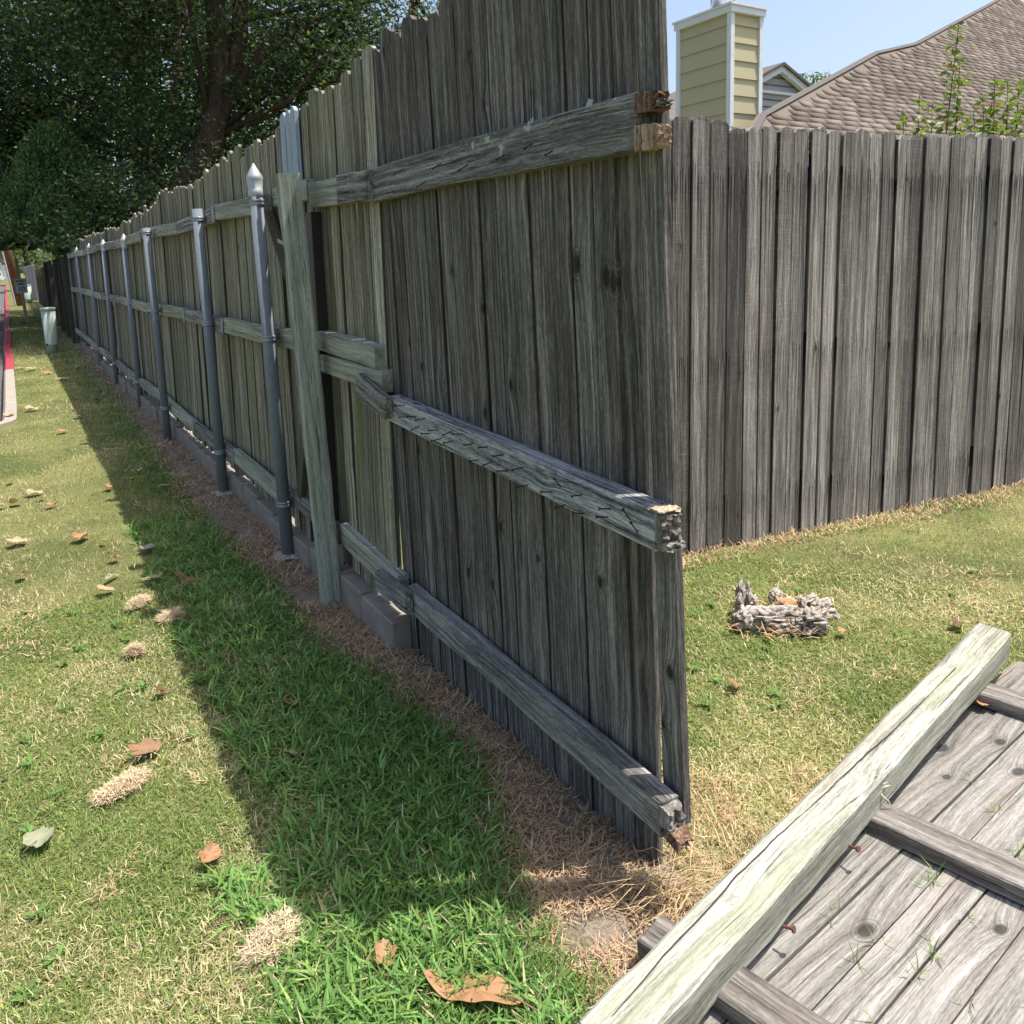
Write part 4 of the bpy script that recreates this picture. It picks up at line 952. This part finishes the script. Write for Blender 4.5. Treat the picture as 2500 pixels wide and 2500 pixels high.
prism('side_window', [(-1.15,1.15),(2.05,1.15),(1.85,1.66),(-.65,1.68)], -.965, -.94, M_CARG, car, CM)
prism('tail_light', [(2.30,.95),(2.42,.95),(2.36,1.2),(2.26,1.2)], -.97, -.9, M_RED, car, CM)
for x in (-1.5, 1.45):
    w = link('wheel', lathe('wheel', [(.25,-.12),(.37,-.11),(.38,0),(.37,.11),(.25,.12)], M_TYRE, 20), car, CM @ Matrix.Translation((x,-.88,.38)) @ Matrix.Rotation(PI/2, 4, 'X'))
    link('rim', lathe('rim', [(.23,-.02),(.22,.02),(.05,.03)], M_RIM, 16), w, CM @ Matrix.Translation((x,-1.0,.38)) @ Matrix.Rotation(PI/2, 4, 'X'))
bd = empty('white_building', (-12, 185, 0), 'low white building far behind the parked car', 'building')
bm = bmesh.new(); box_bm(bm, -40, 1.5, 183, 195, 0, 4.2); link('wall', bm_mesh('wall', bm, M_BLDG), bd, Matrix.Identity(4))
bm = bmesh.new(); box_bm(bm, -41, 2.2, 182, 196, 4.2, 4.8); link('roof', bm_mesh('roof', bm, M_GROOF), bd, Matrix.Identity(4))

# ------------------------------------------------------------------ trees
def leaf_cards(c, r_, sizes, normals_up, cols, mat, name, slim=.45):
    """c (n,3) centres"""
    n = len(c); d = r_.normal(size=(n,3)); d[:,2] = d[:,2]*.6 - .25 if not normals_up else np.abs(d[:,2])*1.4 + .6
    d /= np.linalg.norm(d, axis=1)[:, None]
    q = r_.normal(size=(n,3)); s = np.cross(d, q); s /= np.linalg.norm(s, axis=1)[:, None]; m = np.cross(d, s)
    L = sizes[:, None]
    V = np.stack([c - d*L*.5, c + s*L*slim*.5 + m*L*.08, c + d*L*.5, c - s*L*slim*.5 + m*L*.08], 1).reshape(-1, 3)
    F = (np.arange(n)*4)[:, None] + np.array([[0,1,2,3]])
    return np_mesh(name, V, F, mat, np.repeat(cols, 4, 0))
def crown_pts(r_, centre, rad, nclus, per, crad, zmin=None, shell=.35):
    cs = []
    while len(cs) < nclus:
        v = r_.normal(size=3); v /= np.linalg.norm(v); q = r_.uniform(shell, 1.)**.6
        p = np.array(centre) + v*q*np.array(rad)
        if zmin is not None and p[2] < zmin: continue
        cs.append(p)
    cs = np.array(cs); cr = r_.uniform(.6, 1.3, nclus)*crad
    P = np.repeat(cs, per, 0) + r_.normal(size=(nclus*per, 3))*np.repeat(cr, per)[:, None]*np.array((1.15,1.15,.62))*.5
    tint = np.repeat(r_.uniform(.75, 1.3, nclus), per)
    return cs, P, tint
def tree(name, label, centre, rad, nclus, per, crad, leaf, c1, c2, trunk, seed, zmin=1.6, group='trees beyond the fence', limbs=10, slim=.5, yellow=.04):
    r_ = np.random.default_rng(seed)
    base = trunk[0][0][0]
    e = empty(name, tuple(base), label, 'tree', group)
    cs, P, tint = crown_pts(r_, centre, rad, nclus, per, crad, zmin)
    kp_ = (P[:,0] > 1.35) | (P[:,2] > 1.4 + P[:,1]*.026) | (P[:,1] > 60); P = P[kp_]; tint = tint[kp_]
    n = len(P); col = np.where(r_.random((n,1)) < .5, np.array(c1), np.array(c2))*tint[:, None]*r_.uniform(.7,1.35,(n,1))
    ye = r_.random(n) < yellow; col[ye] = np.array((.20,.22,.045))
    me = leaf_cards(P, r_, r_.uniform(.6, 1.35, n)*leaf, False, col, M_LEAF, 'crown', slim)
    link('crown', me, e, Matrix.Identity(4))
    bm = bmesh.new()
    for pts, rads in trunk: tube_bm(bm, pts, rads, 10)
    tips = [t[0][-1] for t in trunk]
    for j in range(limbs):
        tp = Vector(tips[j % len(tips)]) if j % 3 else Vector(trunk[0][0][len(trunk[0][0])//2]); c = Vector(cs[r_.integers(len(cs))]); mid = tp.lerp(c, .5) + Vector(r_.normal(size=3)*.25)
        tube_bm(bm, [tp, mid, c], [.07, .045, .015], 6)
    link('trunk', bm_mesh('trunk', bm, M_BARK, True), e, Matrix.Identity(4))
    return e
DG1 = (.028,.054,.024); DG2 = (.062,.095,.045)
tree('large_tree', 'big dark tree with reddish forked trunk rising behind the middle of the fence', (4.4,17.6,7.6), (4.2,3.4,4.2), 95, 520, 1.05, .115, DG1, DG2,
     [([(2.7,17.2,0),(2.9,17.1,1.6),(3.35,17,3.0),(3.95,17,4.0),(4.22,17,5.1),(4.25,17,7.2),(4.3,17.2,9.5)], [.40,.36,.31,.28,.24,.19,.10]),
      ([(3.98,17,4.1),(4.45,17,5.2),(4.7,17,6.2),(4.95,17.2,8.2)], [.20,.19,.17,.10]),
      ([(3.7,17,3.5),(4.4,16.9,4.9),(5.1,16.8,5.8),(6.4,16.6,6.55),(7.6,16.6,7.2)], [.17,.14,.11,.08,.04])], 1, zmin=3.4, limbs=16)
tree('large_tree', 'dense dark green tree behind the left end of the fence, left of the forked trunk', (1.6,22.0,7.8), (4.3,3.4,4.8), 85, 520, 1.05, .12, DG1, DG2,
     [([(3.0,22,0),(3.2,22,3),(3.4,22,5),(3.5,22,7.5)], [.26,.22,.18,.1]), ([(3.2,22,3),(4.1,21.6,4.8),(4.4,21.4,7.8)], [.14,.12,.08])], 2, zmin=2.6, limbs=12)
tree('feathery_tree', 'grey-green feathery tree behind the nearest part of the mossy fence', (8.2,17.2,7.0), (3.6,3.0,3.8), 110, 480, 1.0, .11, (.085,.125,.075), (.16,.20,.125),
     [([(8.0,17.4,0),(7.8,17.3,2.5),(7.3,17.0,4.6),(6.6,16.6,5.6)], [.26,.22,.14,.07]), ([(7.8,17.3,2.5),(8.4,17.2,5),(8.8,17,7.5)], [.18,.14,.06])], 3, zmin=3.0, limbs=14, slim=.3)
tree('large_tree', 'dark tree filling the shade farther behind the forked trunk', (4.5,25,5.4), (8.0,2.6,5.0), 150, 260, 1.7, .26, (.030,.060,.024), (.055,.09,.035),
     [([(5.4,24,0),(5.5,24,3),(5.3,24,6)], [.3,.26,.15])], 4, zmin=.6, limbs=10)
tree('bright_tree', 'yellow-green sunlit tree glimpsed through the dark trees', (5.0,31,4.5), (10.0,2.5,4.6), 80, 200, 1.6, .2, (.13,.21,.03), (.22,.29,.05),
     [([(5,31,0),(5,31,5)], [.3,.15])], 5, zmin=.5, limbs=8)
tree('leafy_shrub', 'dark shrub mass low behind the fence, right of the juniper', (4.0,16.2,1.9), (3.6,1.4,1.7), 90, 260, .8, .09, DG1, DG2,
     [([(3.6,16.4,0),(3.6,16.4,1.5)], [.08,.05])], 6, zmin=.3, limbs=8, group='shrubs beyond the fence')
tree('roadside_tree', 'small bright tree beyond the utility pole by the road', (-.6,72,5.6), (4.2,4,3.6), 60, 160, 1.6, .26, (.06,.10,.025), (.14,.19,.045),
     [([(1.8,72,0),(1.4,72,4)], [.25,.15])], 7, zmin=2.6, limbs=6, group='trees along the road')
# juniper at the far end of the fence
r_ = np.random.default_rng(77); e = empty('juniper', (1.5, 18.3, 0), 'dark green juniper hanging over the far end of the steel-posted fence', 'tree')
n = 52000; h = r_.random(n)**.85; zz = 1.75 + 2.45*h; rad = 1.25*(1-h)**.62*(.55 + .45*np.sqrt(r_.random(n))) + .05; a = r_.uniform(0, 2*PI, n)
lob = 1 + .22*np.sin(a*5 + zz*4) + .14*np.sin(a*9 - zz*7)
P = np.stack([1.12 + rad*lob*np.cos(a), 18.3 + rad*lob*np.sin(a), zz + .12*np.sin(a*7)], 1) + r_.normal(0,.075,(n,3))
col = np.array((.070,.125,.042))[None]*r_.uniform(.5,1.8,(n,1)); col[r_.random(n) < .1] *= np.array((1.9,1.5,1.))
k_ = (P[:,2] > 1.98 - .5*(P[:,0]-.5)) | (P[:,0] > 1.0); P = P[k_]; col = col[k_]; n = len(P)
link('crown', leaf_cards(P, r_, r_.uniform(.06,.13,n), True, col, M_LEAF, 'crown', .28), e, Matrix.Identity(4))
bm = bmesh.new(); tube_bm(bm, [(1.6,18.4,0),(1.45,18.3,1.2),(1.2,18.3,2.4),(1.1,18.3,3.4)], [.11,.09,.06,.03], 8)
for p in ((.5,17.9,2.1),(1.7,17.7,2.3),(.9,17.6,2.6),(.2,18.2,2.2)): tube_bm(bm, [(1.45,18.3,1.25), (1.2,18.05,1.7), p], [.045,.035,.012], 6)
link('trunk', bm_mesh('trunk', bm, M_BARK, True), e, Matrix.Identity(4))
# far treeline
r_ = np.random.default_rng(88); cs = []
for x in np.arange(-60, 220, 7.): cs.append((x + r_.uniform(-2,2), 215 + r_.uniform(-8,8), r_.uniform(4,7)))
cs = np.array(cs); P = np.repeat(cs, 420, 0); P = P + r_.normal(size=P.shape)*np.array((3.4,2.5,2.6)); P = P[P[:,2] > 0]; n = len(P)
me = leaf_cards(P, r_, r_.uniform(.6,1.4,n), False, np.array((.07,.11,.035))[None]*r_.uniform(.5,1.6,(n,1)), M_LEAF, 'far_treeline', .8)
o = bpy.data.objects.new('far_treeline', me); C.objects.link(o); tag(o, 'distant row of green trees along the horizon', 'trees', kind='stuff')

# ------------------------------------------------------------------ house with shingle roof and yellow chimney
house = empty('house', (10, 7, 0), 'brown shingled hip-roof house with a tall yellow chimney behind the grey fence', 'house')
Y0, Z0 = 5.5, 2.35      # eave line; slope 45 degrees: z = Z0 + (y-Y0)
# roof outline in plan (x, y)
hipL = [(6.35, 5.5), (7.3, 6.01), (11.5, 7.39), (13.2, 7.79), (19.9, 9.91), (22.0, 10.6)]
XR_ = 22.0
def hip_x(y):
    for (xa, ya), (xb, yb) in zip(hipL, hipL[1:]):
        if ya <= y <= yb: return xa + (xb-xa)*(y-ya)/(yb-ya)
    return XR_
sl = math.sqrt(.5)
deck = bmesh.new(); vs = [deck.verts.new((x, y, Z0 + (y-Y0) - .02)) for x, y in hipL] + [deck.verts.new((XR_, 5.5, Z0-.02))]
deck.faces.new(vs); lo = [deck.verts.new(v.co + Vector((0, .0, -.16))) for v in vs]; deck.faces.new(lo[::-1])
for j in range(len(vs)): deck.faces.new((vs[j], vs[(j+1)%len(vs)], lo[(j+1)%len(vs)], lo[j]))
roof = link('roof', bm_mesh('roof', deck, M_SHING), house, Matrix.Identity(4))
CE = .108*sl     # course exposure in y
SH = []; k = 0; y = Y0
vis = []
while y < 10.5:
    x = hip_x(y) - .05; first = True; x += -rnd.uniform(0, .25)
    while x < XR_ - .3:
        w = rnd.choice((.22, .30, .30, .33)); vis.append((x, y, w, rnd.choice((.0035, .0045)))); x += w + .004
    y += CE
def shingle_verts(w, th, ex=.122):
    return [(0,0,th),(w,0,th),(w,ex,.002),(0,ex,.002),(0,0,0),(w,0,0),(w,ex,-.001),(0,ex,-.001)]
SF = np.array([(0,1,2,3),(7,6,5,4),(0,4,5,1),(1,5,6,2),(2,6,7,3),(3,7,4,0)])
RR = Matrix.Rotation(PI/4, 4, 'X')
vis = [v for v in vis if v[0] > hip_x(v[1] + .13) - .01 or v[1] < Y0 + .3]
# largest in view = closest to the camera among courses above the fence top
def seen(v):
    d = math.hypot(v[0], v[1]); return ((Z0+(v[1]-Y0)) - 1.4)/d > .145
order = sorted([v for v in vis if seen(v)], key=lambda v: math.hypot(v[0], v[1]))
near = set(id(v) for v in order[:295]); SM = {}
Vs = []; Fs = []
for v in vis:
    x, y, w, th = v; T_ = Matrix.Translation((x, y, Z0 + (y-Y0) - .012)) @ RR
    if id(v) in near:
        if (w, th) not in SM: SM[(w, th)] = np_mesh('shingle', shingle_verts(w, th), SF, M_SHING)
        link('shingle', SM[(w, th)], roof, T_)
    else:
        b = len(Vs); Vs += [tuple(T_ @ Vector(p)) for p in shingle_verts(w, th)]; Fs += [tuple(b + i for i in f) for f in SF]
o = link('shingles', np_mesh('shingles', Vs, Fs, M_SHING), roof, Matrix.Identity(4)); o['kind'] = 'stuff'
# hip caps
for (a, b) in zip(hipL, hipL[1:]):
    pa = Vector((a[0]+.10, a[1]-.02, Z0+a[1]-Y0-.010)); pb = Vector((b[0]+.10, b[1]-.02, Z0+b[1]-Y0-.010)); L = (pb-pa).length
    link('hip_cap', lumber('hip_cap', L, .06, .010, M_GROOF, 1, 3), roof, frame(pa, pb, (0,-.7,.7)))
bm = bmesh.new(); box_bm(bm, 6.9, 21.6, 6.0, 10, 0, Z0-.02); link('wall', bm_mesh('wall', bm, M_SIDING), house, Matrix.Identity(4))
bm = bmesh.new(); box_bm(bm, 6.35, 22, 5.46, 5.5, Z0-.2, Z0-.02); link('fascia', bm_mesh('fascia', bm, M_TRIM), house, Matrix.Identity(4))
# chimney
ch_x0, ch_x1, ch_y0, ch_y1, ch_t = 7.045, 7.545, 6.161, 6.95, 4.0
bm = bmesh.new(); box_bm(bm, ch_x0+.02, ch_x1-.02, ch_y0+.02, ch_y1-.02, 0, ch_t-.03); chim = link('chimney', bm_mesh('chimney', bm, M_SIDING), house, Matrix.Identity(4))
z = ch_t - .10 - .0; k = 0; lap = .186
zs = [ch_t-.09]
while zs[-1] > 1.2: zs.append(zs[-1] - (lap if len(zs) > 1 else .10))
for a, b in zip(zs, zs[1:]):
    for face in ('front', 'side'):
        bb = bmesh.new()
        if face == 'front':
            x0, x1 = ch_x0+.045, ch_x1-.045
            P_ = [(x0,ch_y0+.018,a),(x1,ch_y0+.018,a),(x1,ch_y0+.002,b),(x0,ch_y0+.002,b)]; Q_ = [(x0,ch_y0+.025,a),(x1,ch_y0+.025,a),(x1,ch_y0+.025,b),(x0,ch_y0+.025,b)]
        else:
            y0_, y1_ = ch_y0+.045, ch_y1-.045
            P_ = [(ch_x0+.018,y1_,a),(ch_x0+.018,y0_,a),(ch_x0+.002,y0_,b),(ch_x0+.002,y1_,b)]; Q_ = [(ch_x0+.025,y1_,a),(ch_x0+.025,y0_,a),(ch_x0+.025,y0_,b),(ch_x0+.025,y1_,b)]
        A = [bb.verts.new(p) for p in P_]; B = [bb.verts.new(p) for p in Q_]; bb.faces.new(A); bb.faces.new(B[::-1])
        for j in range(4): bb.faces.new((A[j], A[(j+1)%4], B[(j+1)%4], B[j]))
        link('siding_board', bm_mesh('siding_board', bb, M_SIDING), chim, Matrix.Identity(4))
for (x, y) in ((ch_x0, ch_y0), (ch_x1, ch_y0), (ch_x0, ch_y1), (ch_x1, ch_y1)):
    bb = bmesh.new(); sx = 1 if x == ch_x0 else -1; sy = 1 if y == ch_y0 else -1
    box_bm(bb, min(x-.012*sx, x+.045*sx), max(x-.012*sx, x+.045*sx), min(y-.012*sy, y+.045*sy), max(y-.012*sy, y+.045*sy), 1.2, ch_t-.07)
    link('corner_trim', bm_mesh('corner_trim', bb, M_TRIM), chim, Matrix.Identity(4))
bb = bmesh.new(); box_bm(bb, ch_x0-.03, ch_x1+.03, ch_y0-.03, ch_y1+.03, ch_t-.07, ch_t); box_bm(bb, ch_x0-.045, ch_x1+.045, ch_y0-.045, ch_y1+.045, ch_t+.001, ch_t+.025)
link('chimney_cap', bm_mesh('chimney_cap', bb, M_TRIM), chim, Matrix.Identity(4))
link('flue', lathe('flue', [(.13,0),(.13,.30),(.15,.32),(.15,.36),(.12,.37)], M_FLUE, 24), chim, Matrix.Translation((7.29,6.50,ch_t+.02)))

# grey gabled house behind
gh = empty('grey_house', (19.3, 16, 0), 'grey sided gable with white trim between the chimney and the brown roof', 'house')
apx, apz = 19.31, 6.44; sl_ = .45
bm = bmesh.new(); V_ = [(apx-3.0,15.2,apz-3.0*sl_),(apx+1.25,15.2,apz-1.25*sl_-.02),(apx,15.2,apz)]
pts = [(apx-3.0,0),(apx+1.2,0),(apx+1.2,apz-1.2*sl_-.1),(apx,apz-.1),(apx-3.0,apz-3.0*sl_-.1)]
A = [bm.verts.new((x,15.25,z)) for x, z in pts]; B = [bm.verts.new((x,19,z)) for x, z in pts]; bm.faces.new(A); bm.faces.new(B[::-1])
for j in range(5): bm.faces.new((A[j], A[(j+1)%5], B[(j+1)%5], B[j]))
wl = link('wall', bm_mesh('wall', bm, M_GSIDE), gh, Matrix.Identity(4))
zz = 5.1
while zz < 6.3:
    half = (apz - .12 - zz)/sl_ - .05
    if half > .05:
        bb = bmesh.new(); x1 = min(apx+half, apx+1.19); box_bm(bb, max(apx-half, apx-2.9), x1, 15.215, 15.249, zz, zz+.012); link('siding_lap', bm_mesh('siding_lap', bb, M_GROOF), wl, Matrix.Identity(4))
    zz += .2
bb = bmesh.new(); box_bm(bb, apx-2.9, apx+1.15, 15.17, 15.24, 5.66, 5.73); link('band_board', bm_mesh('band_board', bb, M_TRIM), gh, Matrix.Identity(4))
for sgn, Ln in ((-1, 3.2), (1, 1.45)):
    for nm, mt, t0, t1, y0_, y1_ in (('barge_board', M_TRIM, -.20, -.03, 15.05, 15.20), ('roof_slope', M_GROOF, -.03, .05, 14.98, 19.2)):
        bb = bmesh.new(); P4 = [(apx,apz+t0),(apx+sgn*Ln,apz-Ln*sl_*(1.0 if sgn<0 else .95)+t0),(apx+sgn*Ln,apz-Ln*sl_*(1.0 if sgn<0 else .95)+t1),(apx,apz+t1)]
        A = [bb.verts.new((x,y0_,z)) for x, z in P4]; B = [bb.verts.new((x,y1_,z)) for x, z in P4]; bb.faces.new(A); bb.faces.new(B[::-1])
        for j in range(4): bb.faces.new((A[j], A[(j+1)%4], B[(j+1)%4], B[j]))
        link(nm, bm_mesh(nm, bb, mt), gh, Matrix.Identity(4))
sr = empty('low_roofed_house', (14, 16, 0), 'brown roof edge just visible left of the yellow chimney', 'house')
bb = bmesh.new(); A = [bb.verts.new(p) for p in ((12.0,14.6,4.6),(15.6,14.6,4.6),(16.2,16.5,5.75),(13.4,16.5,5.75))]; B = [bb.verts.new(v.co - Vector((0,0,.15))) for v in A]; bb.faces.new(A); bb.faces.new(B[::-1])
for j in range(4): bb.faces.new((A[j], A[(j+1)%4], B[(j+1)%4], B[j]))
link('roof', bm_mesh('roof', bb, M_GROOF), sr, Matrix.Identity(4))
bb = bmesh.new(); box_bm(bb, 12.4, 15.4, 14.9, 19, 0, 4.5); link('wall', bm_mesh('wall', bb, M_GSIDE), sr, Matrix.Identity(4))
tree('small_far_tree', 'small leafy treetop peeping over the brown roof beside the grey gable', (23.0,16.9,6.2), (.9,.7,.75), 26, 60, .35, .10, (.07,.12,.03), (.12,.18,.05),
     [([(23,17,0),(23,17,5.8)], [.12,.05])], 12, zmin=5.2, group='trees behind the houses', limbs=8)

# ------------------------------------------------------------------ saplings over the right fence
def sapling(base, stems, seed, label):
    r_ = np.random.default_rng(seed); e = empty('sapling', tuple(base), label, 'sapling', 'saplings growing above the grey fence')
    bm = bmesh.new(); P = []; 
    for (tip, nl) in stems:
        b = Vector(base); t = Vector(tip); mid = b.lerp(t, .55) + Vector((r_.normal()*.05, r_.normal()*.05, 0))
        pts = [b, b.lerp(mid, .5), mid, mid.lerp(t, .5), t]; tube_bm(bm, pts, [.009,.008,.006,.004,.002], 5)
        for j in range(nl):
            f = .45 + .55*(j/nl); q = b.lerp(mid, f/.55) if f < .55 else mid.lerp(t, (f-.55)/.45)
            for s_ in range(5): P.append(np.array(q) + r_.normal(size=3)*np.array((.055,.055,.035))*(1.2-f*.6))
        for s_ in range(4):
            f = r_.uniform(.5,.85); q = b.lerp(mid, f/.55) if f < .55 else mid.lerp(t, (f-.55)/.45); tw = q + Vector(r_.normal(size=3)*.07) + Vector((0,0,.08)); tube_bm(bm, [q, tw], [.003,.0012], 4)
            for j in range(5): P.append(np.array(q.lerp(tw, r_.random())) + r_.normal(size=3)*.02)
    P = np.array(P); n = len(P)
    col = np.where(r_.random((n,1)) < .6, np.array((.20,.26,.045)), np.array((.11,.19,.035)))*r_.uniform(.8,1.3,(n,1)); col[r_.random(n) < .06] = (.35,.16,.06)
    link('foliage', leaf_cards(P, r_, r_.uniform(.045,.075,n), False, col, M_LEAF, 'foliage', .5), e, Matrix.Identity(4))
    link('stem', bm_mesh('stem', bm, M_BARK), e, Matrix.Identity(4))
sapling((5.95,3.3,0), [((6.18,3.3,2.98),34),((6.22,3.3,2.74),24),((5.72,3.3,2.44),24),((5.85,3.28,2.38),22),((5.52,3.3,2.33),20)], 1, 'tall yellow-green sapling in front of the brown roof, leftmost')
sapling((6.75,3.3,0), [((6.72,3.3,2.66),34),((6.60,3.32,2.5),26),((6.92,3.3,2.62),30),((6.40,3.28,2.36),24),((7.1,3.3,2.7),28),((6.7,3.3,2.45),22),((6.25,3.3,2.32),20)], 2, 'bushier yellow-green sapling at the right edge of the photo')

S.render.engine = 'CYCLES'
S.cycles.max_bounces = 6
